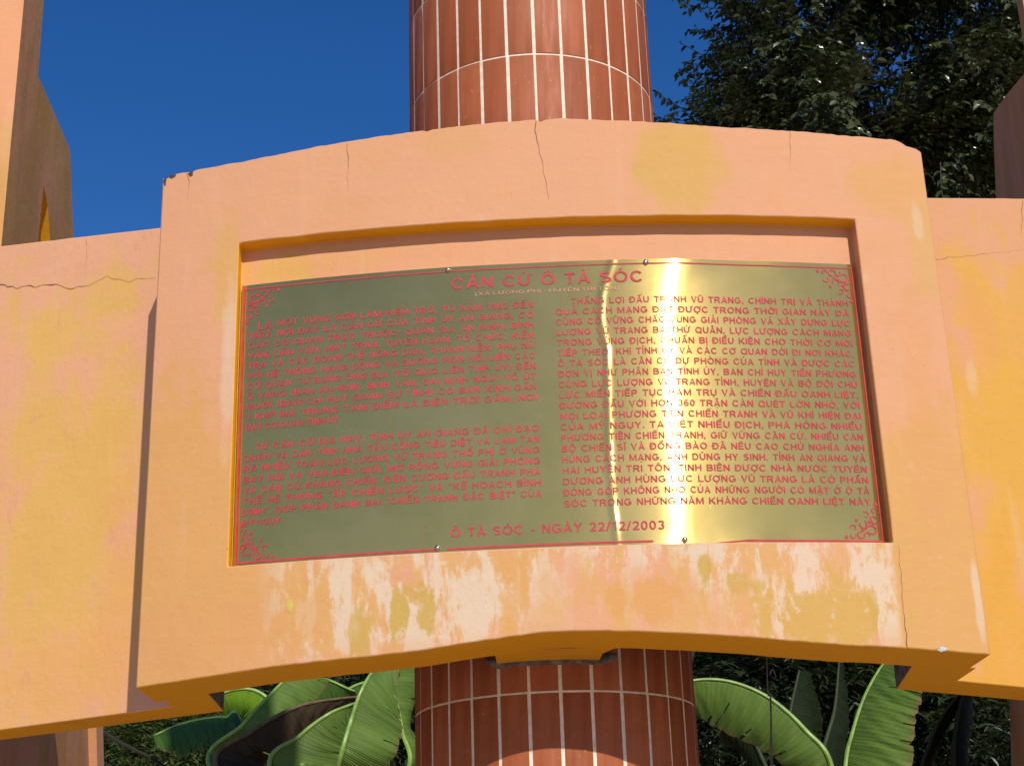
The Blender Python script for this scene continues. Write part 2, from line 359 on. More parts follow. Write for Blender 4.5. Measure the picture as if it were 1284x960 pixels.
def ribbon(name, pts, w, parent, mat, off=.0015, jit=.004, fn=None):
    """hairline crack following the wall face; pts = (x, z)"""
    fn = fn or (lambda x: yfront(x))
    L = []
    for (a, b), (c, d) in zip(pts, pts[1:]):
        n = max(2, int(math.hypot(c - a, d - b) / .008))
        for k in range(n): L.append((a + (c - a) * k / n, b + (d - b) * k / n))
    L.append(pts[-1])
    V, Fc = [], []
    for i, (x, z) in enumerate(L):
        x += jit * mnoise.noise(Vector((x * 40, z * 40, 1))); z += jit * mnoise.noise(Vector((x * 40, z * 40, 8)))
        q = L[min(i + 1, len(L) - 1)]; p0 = L[max(i - 1, 0)]
        dx, dz = q[0] - p0[0], q[1] - p0[1]; l = math.hypot(dx, dz) or 1
        ww = .42 * w * (.45 + .55 * abs(mnoise.noise(Vector((i * .3, w * 900, 3)))) * 2) * (1 - .75 * i / len(L)) * .5
        nx, nz = -dz / l * ww, dx / l * ww
        for s in (1, -1):
            X, ZZ = x + s * nx, z + s * nz; V.append((X, fn(X) - off, ZZ + H))
        if i: Fc.append((2 * i - 2, 2 * i - 1, 2 * i + 1, 2 * i))
    return mesh(name, V, Fc, mat, parent)
ribbon('crack', [(-.112, 1.850), (-.117, 1.822), (-.109, 1.769), (-.098, 1.706), (-.092, 1.645)], .0042, pw, MAT['crack'])
ribbon('crack', [(-.558, 1.824), (-.552, 1.782), (-.554, 1.70)], .0030, pw, MAT['crack'])
ribbon('crack', [(.48, 1.820), (.477, 1.767), (.472, 1.714)], .0022, pw, MAT['crack'])
ribbon('crack', [(.616, .606), (.620, .71), (.623, .826)], .0036, pw, MAT['crack'])
ribbon('crack', [(-.945, 1.800), (-.936, 1.775), (-.938, 1.73)], .0026, pw, MAT['crack'])
def chip(name, cx, cz, rx, rz, mat, parent, seed, fn=None):
    fn = fn or (lambda x: yfront(x)); rnd = random.Random(seed); n = 14
    V = [(cx, fn(cx) - .003, cz + H)]
    for k in range(n):
        a = 2 * math.pi * k / n; r = .6 + .6 * rnd.random(); X = cx + rx * r * math.cos(a); V.append((X, fn(X) - .0012, cz + rz * r * math.sin(a) + H))
    return mesh(name, V, [(0, 1 + k, 1 + (k + 1) % n) for k in range(n)], mat, parent)
for a in ((-.998, 1.786, .004, .012, 1), (-.98, 1.797, .008, .006, 2), (-.934, 1.797, .007, .008, 3)): chip('chipped_spot', *a[:4], MAT['chip'], pw, a[4])
chip('filler_spot', .693, .603, .011, .005, MAT['patch'], pw, 5)
chip('flaked_spot', -.672, .737, .008, .018, simple('yellow_undercoat', (.5, .36, .07), .8, var=.2), pw, 6)

# block that keys the wall to the column
bm = bmesh.new()
pl_ = [(-.262, 3.378), (-.250, 3.40), (-.243, 3.415), (-.236, 3.60), (-.012, 3.60), (-.006, 3.44), (.008, 3.41), (.024, 3.378)]
lo = [bm.verts.new((x, y, .6495 + H + .002 * math.sin(40 * x))) for x, y in pl_]; hi = [bm.verts.new((x, y, .80 + H)) for x, y in pl_]
f = bm.faces.new(lo); f.material_index = 0; bm.faces.new(hi[::-1])
for k in range(len(pl_)): bm.faces.new((lo[k], lo[(k + 1) % len(pl_)], hi[(k + 1) % len(pl_)], hi[k])).material_index = 1
bmesh.ops.recalc_face_normals(bm, faces=bm.faces[:])
from_bm('key_block', bm, [MAT['ochre'], MAT['mortar']], pw)
# ------------------------------------------------------------------ wing beams
uL = Vector((-.872664, .488321, 0)); uR = Vector((.846751, .53199, 0))
def wing(name, corner, back_in, in_x, in_y, u, zb, top0, slope, length, label):
    """plank leading back from the wall; plan polygon with an inner stub behind the wall"""
    c = Vector((*corner, 0)); b = Vector((*back_in, 0))
    nseg = 24
    bm = bmesh.new()
    def zt(d): return top0 + slope * d + .002 * mnoise.noise(Vector((d * 20, 4, 4)))
    front = [c + u * (length * k / nseg) for k in range(nseg + 1)]
    dback = length + (c - b).dot(u)
    back = [b + u * (dback * k / nseg) for k in range(nseg + 1)]
    stub = [Vector((in_x, in_y, 0)), Vector((c.x + (.03 if u.x < 0 else -.03) * 0, in_y, 0))]
    def col(p, d): return bm.verts.new((p.x, p.y, zb + H)), bm.verts.new((p.x, p.y, zt(d) + H))
    Fv = [col(p, length * k / nseg) for k, p in enumerate(front)]
    Bv = [col(p, length * k / nseg) for k, p in enumerate(back)]
    S0 = col(stub[0], 0); S1 = col(stub[1], 0)
    for S in (S0, S1): S[0].co.z = interp(S[0].co.x, BOT) + H + .0005          # soffit runs on flush from the wall
    for k in range(nseg):
        bm.faces.new((Fv[k][0], Fv[k + 1][0], Fv[k + 1][1], Fv[k][1]))
        bm.faces.new((Bv[k][0], Bv[k][1], Bv[k + 1][1], Bv[k + 1][0]))
        bm.faces.new((Fv[k][1], Fv[k + 1][1], Bv[k + 1][1], Bv[k][1]))
        f = bm.faces.new((Fv[k][0], Bv[k][0], Bv[k + 1][0], Fv[k + 1][0])); f.material_index = 1
    bm.faces.new((Fv[-1][0], Bv[-1][0], Bv[-1][1], Fv[-1][1]))
    bm.faces.new((Bv[0][0], S0[0], S0[1], Bv[0][1])).material_index = 2  # dark mortar colour on the stub end stands in for its shade
    bm.faces.new((S0[0], S1[0], S1[1], S0[1]))
    bm.faces.new((S1[0], Fv[0][0], Fv[0][1], S1[1]))
    f = bm.faces.new((S1[0], S0[0], Bv[0][0], Fv[0][0])); f.material_index = 1
    bm.faces.new((S1[1], Fv[0][1], Bv[0][1], S0[1]))
    bmesh.ops.recalc_face_normals(bm, faces=bm.faces[:])
    return tag(from_bm(name, bm, [MAT['wing' if u.x < 0 else 'wing_right'], MAT['ochre'], MAT['mortar']], bevel=.003), label, 'wall')
wl = wing('wing_wall', (-.979, 3.594), (-.875, 3.672), -.878, 3.484, uL, .586, 1.805, .168, 1.3, 'orange rendered beam left of the plaque wall with a wavy crack near its top')
wr = wing('wing_wall', (.814, 3.606), (.694, 3.692), .672, 3.445, uR, .592, 1.832, .243, 1.3, 'orange rendered beam right of the plaque wall in full sun')
fL = lambda x: 3.594 + (x + .979) * uL.y / uL.x
fR = lambda x: 3.606 + (x - .814) * uR.y / uR.x
ribbon('crack', [(-1.60, 1.81), (-1.572, 1.803), (-1.517, 1.779), (-1.451, 1.762), (-1.387, 1.750), (-1.348, 1.727), (-1.286, 1.717), (-1.227, 1.729), (-1.165, 1.696), (-1.083, 1.684)], .0062, wl, MAT['crack'], fn=fL, jit=.007)
chip('chipped_spot', -1.588, 1.808, .012, .012, MAT['chip'], wl, 11, fL)
ribbon('crack', [(-1.302, 1.862), (-1.296, 1.80), (-1.30, 1.75)], .002, wl, MAT['crack'], fn=fL)
ribbon('crack', [(1.246, 1.950), (1.234, 1.90), (1.222, 1.84)], .005, wr, MAT['crack'], fn=fR)
ribbon('crack', [(.911, 1.682), (.99, 1.710), (1.098, 1.748), (1.223, 1.792), (1.4, 1.86)], .0022, wr, MAT['crack'], fn=fR)

# ------------------------------------------------------------------ side pillars (tall fins)
def fin(name, K, d, side, prof, thick, hole=None, rib=None, label=''):
    """upright slab: profile (t, z) in the plane through K along d, thickened away from the column"""
    d = Vector((*d, 0)); n = Vector((d.y, -d.x, 0))                 # n points away from the column
    if n.x * side < 0: n = -n
    K = Vector((*K, 0))
    P = lambda t, z, o: K + d * t + n * o + Vector((0, 0, z + H))
    bm = bmesh.new()
    def ring(o, pr): return [bm.verts.new(P(t, z, o)) for t, z in pr]
    a, b = ring(0, prof), ring(thick, prof)
    m = len(prof)
    for k in range(m): bm.faces.new((a[k], a[(k + 1) % m], b[(k + 1) % m], b[k]))
    bm.faces.new(a); bm.faces.new(b[::-1])
    bmesh.ops.recalc_face_normals(bm, faces=bm.faces[:])
    o = from_bm(name, bm, [MAT['pillar'], MAT['ochre']], bevel=0)
    if hole:
        hb = bmesh.new()
        a = [hb.verts.new(P(t, z, -.1)) for t, z in hole]; b = [hb.verts.new(P(t, z, thick + .1)) for t, z in hole]
        m = len(hole)
        for k in range(m):
            f = hb.faces.new((a[k], a[(k + 1) % m], b[(k + 1) % m], b[k])); f.material_index = 1
        hb.faces.new(a); hb.faces.new(b[::-1])
        bmesh.ops.recalc_face_normals(hb, faces=hb.faces[:])
        c = from_bm('cutter', hb, [MAT['pillar'], MAT['ochre']])
        md = o.modifiers.new('opening', 'BOOLEAN'); md.object = c; md.operation = 'DIFFERENCE'; md.solver = 'EXACT'
        dg = bpy.context.evaluated_depsgraph_get()
        me = bpy.data.meshes.new_from_object(o.evaluated_get(dg)); o.modifiers.clear(); o.data = me
        me.polygons.foreach_set('use_smooth', [False] * len(me.polygons))
        bpy.data.objects.remove(c)
    if rib:
        bm = bmesh.new()
        v = [[bm.verts.new(P(t, z, oo)) for t, z in rib] for oo in (0.0, -.032)]
        m = len(rib)
        for k in range(m): bm.faces.new((v[0][k], v[0][(k + 1) % m], v[1][(k + 1) % m], v[1][k]))
        bm.faces.new(v[0]); bm.faces.new(v[1][::-1]); bmesh.ops.recalc_face_normals(bm, faces=bm.faces[:])
        from_bm('edge_rib', bm, [MAT['wing']], o)
    return tag(o, label, 'pillar')
a6 = R_(6)
fin('side_pillar', (-1.637, 4.0982), (-math.sin(a6), math.cos(a6)), -1,
    [(0, -1.6), (0, 5.5), (.272, 5.5), (.272, 3.02), (.287, 2.746), (.911, 2.822), (1.09, 2.584), (2.379, .983), (3.1, -.1), (3.1, -1.6)], .34,
    hole=[(.515, 2.47), (.60, 2.44), (.70, 2.34), (.74, 1.9), (.46, 1.9)], rib=[(2.16, .983), (2.36, .983), (3.05, -.05), (2.83, -.05)],
    label='tall weathered side pillar left of the plaque wall with a slanting shoulder')
fin('side_pillar', (1.43, 4.0982), (math.sin(a6), math.cos(a6)), 1,
    [(0, -1.6), (0, 5.5), (.05, 5.5), (.07, 2.50), (.116, 2.555), (.355, 2.622), (.551, 2.667), (.60, 2.60), (.69, 2.424), (1.607, .855), (2.2, -.2), (2.2, -1.6)], .34,
    label='shaded brown side pillar rising behind the right wing wall')

# ------------------------------------------------------------------ tiled column
CC = Vector((-.10273, 3.83875, 0)); CRAD = .33875; NTILE = 30; PH0 = 0.0099; DPH = 2 * math.pi / NTILE
ZJ = .57945 + H; TH = .27340
def column():
    root = tag(empty('tiled_column', (CC.x, CC.y, 0)), 'tall round column clad in red brown tiles behind the plaque wall', 'column')
    V, Fc = [], []; n = 120; r = CRAD - .0017
    for z in (0, 8.0):
        for k in range(n): V.append((CC.x + r * math.cos(2 * math.pi * k / n), CC.y + r * math.sin(2 * math.pi * k / n), z))
    for k in range(n): Fc.append((k, (k + 1) % n, n + (k + 1) % n, n + k))
    mesh('grout_core', V, Fc, MAT['grout'], root)
    V, Fc, T = [], [], []
    rnd = random.Random(3)
    rows = range(-int(ZJ / TH), 23)
    for row in rows:
        for k in range(NTILE):
            ph = PH0 + (k - .5 + .5) * DPH + .5 * DPH
            tone = min(1, max(0, rnd.gauss(.5, .3))); gw = .0041; gh = .0024
            dr = rnd.gauss(0, .0003); tilt = rnd.gauss(0, .0006); sh = rnd.gauss(0, .0005)
            z0, z1 = ZJ + row * TH + gh, ZJ + (row + 1) * TH - gh
            if z1 < .02: continue
            z0 = max(z0, .005)
            a0 = ph - DPH / 2 + (gw + sh) / CRAD; a1 = ph + DPH / 2 - (gw - sh) / CRAD
            na = 5; base = len(V); e = .0012
            for (zz, rr) in ((z0, -.0018), (z0, -.0010), (z0 + e, 0), (z1 - e, 0), (z1, -.0010), (z1, -.0018)):
                for q in range(na + 3):
                    if q == 0: aa, r2 = a0, min(rr, -.0018)
                    elif q == na + 2: aa, r2 = a1, min(rr, -.0018)
                    else:
                        aa = a0 + (a1 - a0) * (q - 1) / na; r2 = rr
                        if q in (1, na + 1): r2 = min(rr, -.0008)
                    R2 = CRAD + r2 + dr + tilt * (zz - z0) / TH
                    V.append((CC.x + R2 * math.sin(aa), CC.y - R2 * math.cos(aa), zz)); T.append(tone)
            w = na + 3
            for j in range(5):
                for q in range(w - 1):
                    s = base + j * w + q; Fc.append((s, s + 1, s + w + 1, s + w))
    mesh('tile_cladding', V, Fc, MAT['tile'], root, tone=T, angle=R_(28))
    # mortar left where the wall meets the tiles, and its paint-covered middle
    def pad(name, x0, x1, zlo, zhi, th, mat, seed):
        V, Fc = [], []; n = 30
        a0 = math.asin((x0 - CC.x) / CRAD); a1 = math.asin((x1 - CC.x) / CRAD)
        for k in range(n + 1):
            a = a0 + (a1 - a0) * k / n; jz = .004 * mnoise.noise(Vector((k * .5, seed, 0))); ed = min(1, min(k, n - k) / 2.5)
            for rr, zz in ((CRAD - .004, zlo + jz + .012 * (1 - ed)), (CRAD + th * ed, zlo + jz + .006 + .012 * (1 - ed)), (CRAD + th * ed, zhi), (CRAD - .004, zhi)):
                V.append((CC.x + rr * math.sin(a), CC.y - rr * math.cos(a), zz + H))
        for k in range(n):
            for q in range(3): s = 4 * k + q; Fc.append((s, s + 4, s + 5, s + 1))
        return mesh(name, V, Fc, mat, root)
    pad('mortar_smear', -.265, .032, .637, .665, .004, MAT['mortar'], 5)
    # white scratch high on the left
    V, Fc = [], []
    for k in range(9):
        u = k / 8; a = math.asin(max(-1, (-.396 - CC.x) / CRAD)) + .02 * u; z = 2.51 - .10 * u
        for s in (-1, 1): V.append((CC.x + (CRAD + .0012) * math.sin(a + s * .0035 * math.sin(math.pi * min(1, u + .15))), CC.y - (CRAD + .0012) * math.cos(a + s * .0035), z + H))
        if k: Fc.append((2 * k - 2, 2 * k - 1, 2 * k + 1, 2 * k))
    mesh('scratch', V, Fc, MAT['grout'], root)
    return root
column()

# ------------------------------------------------------------------ brass plaque
PX0, PX1, PZ0, PZ1 = -.8035, .6085, .8335, 1.5015
def hl1(z): return interp(z, [(.80, .160), (.95, .160), (1.10, .163), (1.30, .160), (1.38, .168), (1.45, .187), (1.50, .21)])
def hl2(z): return interp(z, [(.80, .030), (.88, .028), (.99, .022), (1.13, .026), (1.285, .030), (1.36, .020), (1.42, .026), (1.50, .056)]) + .003 * mnoise.noise(Vector((0, z * 30, 2)))
_SL = [(-.9, 0), (-.25, 0), (-.02, -.7), (.06, -.8), (.115, -.5), (.145, .7), (.165, 2.1), (.195, 3.2), (.26, 2.9), (.34, 2.1), (.45, 1.0), (.58, 0), (1, 0)]
_EX = [(-1.0, 0.0)]
for _k in range(1, 401):
    _x = -1.0 + _k * .005; _EX.append((_x, _EX[-1][1] - math.tan(R_(interp(_x - .0025, _SL))) * .005))
_e0 = min(v for _, v in _EX); _EX = [(u, v - _e0) for u, v in _EX]
def bulge(x, z):
    """sheet stands proud of the recess back by this much: slight buckling of the thin brass"""
    u = x - (hl1(z) - .163) * math.exp(-((x - .16) / .2) ** 2); k = int((u + 1) / .005); k = max(0, min(399, k))
    e = .004 + _EX[k][1] + (_EX[k + 1][1] - _EX[k][1]) * ((u + 1) / .005 - k)
    v = (x - (hl2(z) - .006)) / .0075
    e += .00095 * math.exp(-v * v) * (.75 + .45 * mnoise.noise(Vector((5, z * 16, 0))))
    e += .0010 * mnoise.noise(Vector((x * 3.2, z * 2.2, 4)))
    edge = min(z - PZ0, PZ1 - z)
    if edge < .05: e += .0012 * (1 - edge / .05) * mnoise.noise(Vector((x * 9, z * 3, 9)))
    return e
def yp(x, z): return yfront(x, DEP) - bulge(x, z)
def plaque():
    root = tag(empty('brass_plaque', (0, CY, PZ0 + H)), 'brushed brass plaque with red engraved text fixed in the wall recess', 'plaque')
    V, Fc = [], []; nx, nz = 520, 60
    for j in range(nz + 1):
        z = PZ0 + (PZ1 - PZ0) * j / nz
        for i in range(nx + 1):
            x = PX0 + (PX1 - PX0) * i / nx; V.append((x, yp(x, z), z + H))
    for j in range(nz):
        for i in range(nx): s = j * (nx + 1) + i; Fc.append((s, s + 1, s + nx + 2, s + nx + 1))
    # turned-back rim
    base = len(V)
    loop = [i for i in range(nx + 1)] + [(j * (nx + 1) + nx) for j in range(1, nz + 1)] + [nz * (nx + 1) + i for i in range(nx - 1, -1, -1)] + [j * (nx + 1) for j in range(nz - 1, 0, -1)]
    for k in loop: x, y, z = V[k]; V.append((x, yfront(x, DEP) - .001, z))
    for q in range(len(loop)):
        r = (q + 1) % len(loop); Fc.append((loop[q], base + q, base + r, loop[r]))
    # origin on the bow's axis so the brushing runs round it
    V = [(x, y, z) for x, y, z in V]
    sh = mesh('brass_sheet', [(x, y - CY, z - PZ0 - H) for x, y, z in V], Fc, MAT['brass'], None, angle=R_(40))
    uv = sh.data.uv_layers.new(name='brushing')          # the brushing runs along the sheet
    for lp in sh.data.loops:
        c = sh.data.vertices[lp.vertex_index].co; uv.data[lp.index].uv = (c.x, c.z)
    sh.parent = root
    return root
PQ = plaque()

def strip(x0, z0, x1, z1, w, V, Fc):
    n = max(1, int(math.hypot(x1 - x0, z1 - z0) / .008)); dx, dz = x1 - x0, z1 - z0; l = math.hypot(dx, dz); nx, nz = -dz / l * w / 2, dx / l * w / 2
    b = len(V)
    for k in range(n + 1):
        x, z = x0 + dx * k / n, z0 + dz * k / n
        for s in (1, -1): V.append((x + s * nx, z + s * nz))
        if k: Fc.append((b + 2 * k - 2, b + 2 * k - 1, b + 2 * k + 1, b + 2 * k))
def on_plate(name, V2, Fc, mat, off=.0012):
    return mesh(name, [(q[0], yp(q[0], q[1]) - off - (q[2] * 4e-5 if len(q) > 2 else 0), q[1] + H) for q in V2], Fc, mat, PQ, smooth=False)
def border():
    V, Fc = [], []; w = .0042; g = .0085
    a, b, c, d = PX0 + g * .7, PX1 - g * .7, PZ0 + g * 1.3, PZ1 - g * 1.3
    strip(a, d, b, d, .0028, V, Fc); strip(a, c, a, d, w, V, Fc); strip(b, c, b, d, w, V, Fc)
    strip(a, c, -.355, c, w, V, Fc); strip(-.338, c, .10, c, w, V, Fc); strip(.235, c - .006, .30, c, w * .7, V, Fc); strip(.30, c, b, c, w, V, Fc)
    return on_plate('border_line', V, Fc, MAT['red'])
border()
def curl(V, Fc, cx, cz, r, a0, a1, w):
    n = 14; b = len(V)
    for k in range(n + 1):
        u = k / n; a = a0 + (a1 - a0) * u; rr = r * (1 - .55 * u); ww = w * (1 - .5 * abs(u - .4))
        for s in (1, -1): V.append((cx + (rr + s * ww / 2) * math.cos(a), cz + (rr + s * ww / 2) * math.sin(a)))
        if k: Fc.append((b + 2 * k - 2, b + 2 * k - 1, b + 2 * k + 1, b + 2 * k))
def ornament(sx, sz):
    V, Fc = [], []; X = PX0 + .009 if sx > 0 else PX1 - .009; ZZ = PZ0 + .014 if sz > 0 else PZ1 - .014
    v0 = []
    for cx, cz, r, a0, a1, w in ((.020, .020, .014, .2, 5.2, .004), (.046, .012, .010, 3.4, 8.2, .0035), (.012, .046, .010, -1.8, 3.0, .0035), (.040, .034, .011, 2.2, 6.8, .003), (.064, .009, .007, 3.0, 7.4, .003), (.009, .066, .007, -1.4, 3.2, .003), (.030, .055, .008, 1.0, 5.5, .0028), (.060, .026, .008, 0, 4.4, .0028), (.030, .010, .008, 0, 4, .003), (.010, .030, .008, 0, 4, .003)):
        curl(v0, Fc, cx, cz, r, a0, a1, w)
    for dx, dz, r in ((.078, .006, .004), (.006, .080, .004), (.052, .044, .0035), (.022, .040, .004), (.040, .022, .004)):
        b = len(v0); n = 8
        for k in range(n): v0.append((dx + r * math.cos(2 * math.pi * k / n), dz + r * math.sin(2 * math.pi * k / n)))
        Fc.append(tuple(range(b, b + n)))
    V = [(X + sx * x, ZZ + sz * z) for x, z in v0]
    return on_plate('corner_ornament', V, Fc, MAT['red'])
for sx in (1, -1):
    for sz in (1, -1): ornament(sx, sz)

# lettering: plain grotesque capitals drawn as stroked centre lines (cap height 1, stroke SW)
import unicodedata
SW = .165; HS = SW / 2
def arc(cx, cy, rx, ry, a0, a1, n=10):
    return [(cx + rx * math.cos(R_(a0 + (a1 - a0) * k / n)), cy + ry * math.sin(R_(a0 + (a1 - a0) * k / n))) for k in range(n + 1)]
T_, B_ = 1 - HS, HS
def oval(w): return arc(w / 2, .5, w / 2 - HS + .0, .5 - HS + .012, 90, 450, 22)
GL = {
 'A': (.80, [[(HS * .9, 0), (.40, .985), (.80 - HS * .9, 0)], [(.19, .30), (.61, .30)]]),
 'B': (.76, [[(HS, 0), (HS, 1)], [(HS, T_)] + arc(.42, .75 - HS / 2 + .02, .24, .25 - HS / 2 - .02, 90, -90) + [(HS, .52)], [(.42, .52)] + arc(.44, .27 + HS / 6, .26, .27 - HS * .85, 90, -90) + [(HS, B_)]]),
 'C': (.84, [arc(.43, .5, .345, .43, 38, 322, 18)]),
 'D': (.80, [[(HS, 0), (HS, 1)], [(HS, T_)] + arc(.36, .5, .36, .5 - HS, 90, -90, 14) + [(HS, B_)]]),
 'E': (.68, [[(HS, 0), (HS, 1)], [(HS, T_), (.66, T_)], [(HS, .51), (.61, .51)], [(HS, B_), (.68, B_)]]),
 'G': (.88, [arc(.44, .5, .355, .43, 40, 318, 18) + [(.79, .22), (.79, .46)], [(.48, .45), (.86, .45)]]),
 'H': (.76, [[(HS, 0), (HS, 1)], [(.76 - HS, 0), (.76 - HS, 1)], [(HS, .52), (.76 - HS, .52)]]),
 'I': (.17, [[(HS, 0), (HS, 1)]]),
 'K': (.80, [[(HS, 0), (HS, 1)], [(.72, 1), (HS, .34)], [(.30, .56), (.74, 0)]]),
 'L': (.64, [[(HS, 0), (HS, 1)], [(HS, B_), (.64, B_)]]),
 'M': (.92, [[(HS, 0), (HS, 1)], [(.92 - HS, 0), (.92 - HS, 1)], [(HS * 1.2, .97), (.46, .12), (.92 - HS * 1.2, .97)]]),
 'N': (.76, [[(HS, 0), (HS, 1)], [(.76 - HS, 0), (.76 - HS, 1)], [(HS * 1.3, .95), (.76 - HS * 1.3, .05)]]),
 'O': (.90, [oval(.90)]),
 'P': (.72, [[(HS, 0), (HS, 1)], [(HS, T_)] + arc(.42, .69, .22, .31 - HS, 90, -90) + [(HS, .46)]]),
 'Q': (.90, [oval(.90), [(.54, .28), (.84, -.03)]]),
 'R': (.79, [[(HS, 0), (HS, 1)], [(HS, T_)] + arc(.46, .70, .22, .30 - HS, 90, -90) + [(HS, .48)], [(.44, .48), (.72, 0)]]),
 'S': (.74, [arc(.37, .735, .27, .185, 30, 260, 10) + arc(.37, .27, .285, .195, 80, -150, 12)]),
 'T': (.70, [[(.35, 0), (.35, 1)], [(0, T_), (.70, T_)]]),
 'U': (.76, [[(HS, 1), (HS, .40)] + arc(.38, .38, .38 - HS, .38 - HS, 180, 360, 10) + [(.76 - HS, 1)]]),
 'V': (.76, [[(HS * .8, 1), (.38, .02), (.76 - HS * .8, 1)]]),
 'X': (.76, [[(.08, 0), (.68, 1)], [(.08, 1), (.68, 0)]]),
 'Y': (.76, [[(.07, 1), (.38, .45), (.69, 1)], [(.38, .48), (.38, 0)]]),
 '0': (.62, [arc(.31, .5, .31 - HS, .5 - HS + .01, 90, 450, 20)]),
 '1': (.46, [[(.32, 0), (.32, 1)], [(.30, .93), (.05, .76)]]),
 '2': (.62, [arc(.31, .70, .225, .22, 165, -20, 10) + [(.45, .46), (.10, B_)], [(.03, B_), (.61, B_)]]),
 '3': (.62, [arc(.30, .73, .21, .19, 155, -80, 9), arc(.30, .29, .235, .215, 85, -155, 11)]),
 '6': (.62, [arc(.31, .31, .225, .235, 90, 450, 18), [(.09, .34)] + arc(.34, .52, .255, .40, 175, 55, 8)]),
 '7': (.62, [[(.03, T_), (.56, T_), (.22, 0)]]),
 '9': (.62, [arc(.31, .69, .225, .235, 90, 450, 18), [(.53, .66)] + arc(.28, .48, .255, .40, -5, -125, 8)]),
 '/': (.34, [[(.02, -.02), (.32, 1.02)]]), '-': (.36, [[(.02, .36), (.34, .36)]]),
 '.': (.2, [[(.1, 0), (.1, .17)]]), ',': (.2, [[(.1, .17), (.1, .02), (.05, -.13)]]), ':': (.2, [[(.1, 0), (.1, .17)], [(.1, .52), (.1, .69)]]),
 '(': (.34, [arc(.42, .42, .32, .64, 125, 235, 8)]), ')': (.34, [arc(-.08, .42, .32, .64, 55, -55, 8)]),
 '“': (.40, [[(.12, 1.0), (.07, .74)], [(.30, 1.0), (.25, .74)]]), '”': (.40, [[(.14, 1.0), (.09, .74)], [(.32, 1.0), (.27, .74)]]),
 '²': (.34, [[(.04, .92)] + arc(.17, .86, .11, .12, 150, -20, 6) + [(.04, .56), (.32, .56)]]),
}
def marks(ch, w, comb):
    """strokes of the tone marks and vowel signs"""
    out = []; c = w / 2; y = 1.10; hat = any(k in comb for k in '\u0302\u0306')
    if '\u0302' in comb: out.append(([(c - .19, y), (c, y + .17), (c + .19, y)], .085))
    if '\u0306' in comb: out.append((arc(c, y + .16, .18, .13, 190, 350, 8), .085))
    if '\u031b' in comb:
        if ch == 'O': out.append(([(w - .16, .90), (w + .0, .96), (w + .05, 1.10)], .10))
        else: out.append(([(w - HS, .93), (w + .09, .96), (w + .13, 1.10)], .10))
    tx, ty = (c + .27, y + .10) if hat else (c, y)
    if '\u0301' in comb: out.append(([(tx - .05, ty), (tx + .10, ty + .20)], .10))
    if '\u0300' in comb: out.append(([(tx + .05, ty), (tx - .10, ty + .20)], .10))
    if '\u0309' in comb: out.append((arc(tx, ty + .16, .075, .07, 170, -60, 7) + [(tx, ty)], .075))
    if '\u0303' in comb: out.append(([(tx - .17, ty + .03), (tx - .08, ty + .12), (tx + .07, ty + .03), (tx + .17, ty + .13)], .085))
    if '\u0323' in comb: out.append(([(c, -.25), (c, -.11)], .14))
    return out
def ribbon2(pl, w, closed=False):
    """mitred strip along a polyline"""
    n = len(pl); closed = n > 3 and math.hypot(pl[0][0] - pl[-1][0], pl[0][1] - pl[-1][1]) < 1e-4
    q = []
    for i in range(n):
        if closed: a, b, c = pl[(i - 1) % (n - 1)], pl[i], pl[(i + 1) % (n - 1)]
        else: a, b, c = pl[max(i - 1, 0)], pl[i], pl[min(i + 1, n - 1)]
        d1 = (b[0] - a[0], b[1] - a[1]); d2 = (c[0] - b[0], c[1] - b[1])
        l1 = math.hypot(*d1) or 0; l2 = math.hypot(*d2) or 0
        if not l1: d1, l1 = d2, l2
        if not l2: d2, l2 = d1, l1
        n1 = (-d1[1] / l1, d1[0] / l1); n2 = (-d2[1] / l2, d2[0] / l2)
        m = (n1[0] + n2[0], n1[1] + n2[1]); ml = math.hypot(*m) or 1; m = (m[0] / ml, m[1] / ml)
        k = 1 / max(.5, m[0] * n1[0] + m[1] * n1[1]) * w / 2
        q.append(((b[0] + m[0] * k, b[1] + m[1] * k), (b[0] - m[0] * k, b[1] - m[1] * k)))
    return q
cache = {}
LSP = .15
def word(s):
    if s in cache: return cache[s]
    V, Fc, L, x = [], [], [], 0.0
    for ch0 in s:
        comb = unicodedata.normalize('NFD', ch0); base = comb[0]; comb = comb[1:]
        bar = base in 'Đ'
        if bar: base = 'D'
        w, st = GL[base]
        strokes = [(p, SW) for p in st] + marks(base, w, comb)
        if bar: strokes.append(([(-.10, .52), (.34, .52)], .12))
        for li, (p, sw) in enumerate(strokes):
            b = len(V)
            for k, (u, v) in enumerate(ribbon2(p, sw)):
                V += [(x + u[0], u[1]), (x + v[0], v[1])]; L += [li] * 2
                if k: Fc.append((b + 2 * k - 2, b + 2 * k - 1, b + 2 * k + 1, b + 2 * k))
        x += w + LSP + (.08 if '\u031b' in comb and base == 'U' else 0)
    cache[s] = (V, Fc, x - LSP, L); return cache[s]
def line(V, Fc, text, x0, x1, z, size, justify=True, sx=1.0):
    """V gets (x, z, layer); size is the cap height"""
    ws = [word(s) for s in text.split()]
    tot = sum(w[2] for w in ws) * size * sx; n = len(ws) - 1
    gap = (x1 - x0 - tot) / n if (justify and n) else size * .45
    if justify and not size * .42 < gap < size * .80:       # squeeze or stretch the letters as a sign cutter does
        g = min(max(gap, size * .42), size * .80); sx *= (x1 - x0 - g * n) / tot; gap = g
    x = x0
    for v, f, w, L in ws:
        b = len(V)
        for q, l in zip(v, L): V.append((x + q[0] * size * sx, z + q[1] * size, l))
        for q in f: Fc.append(tuple(b + i for i in q))
        x += w * size * sx + gap
    return x
SZ = .0146
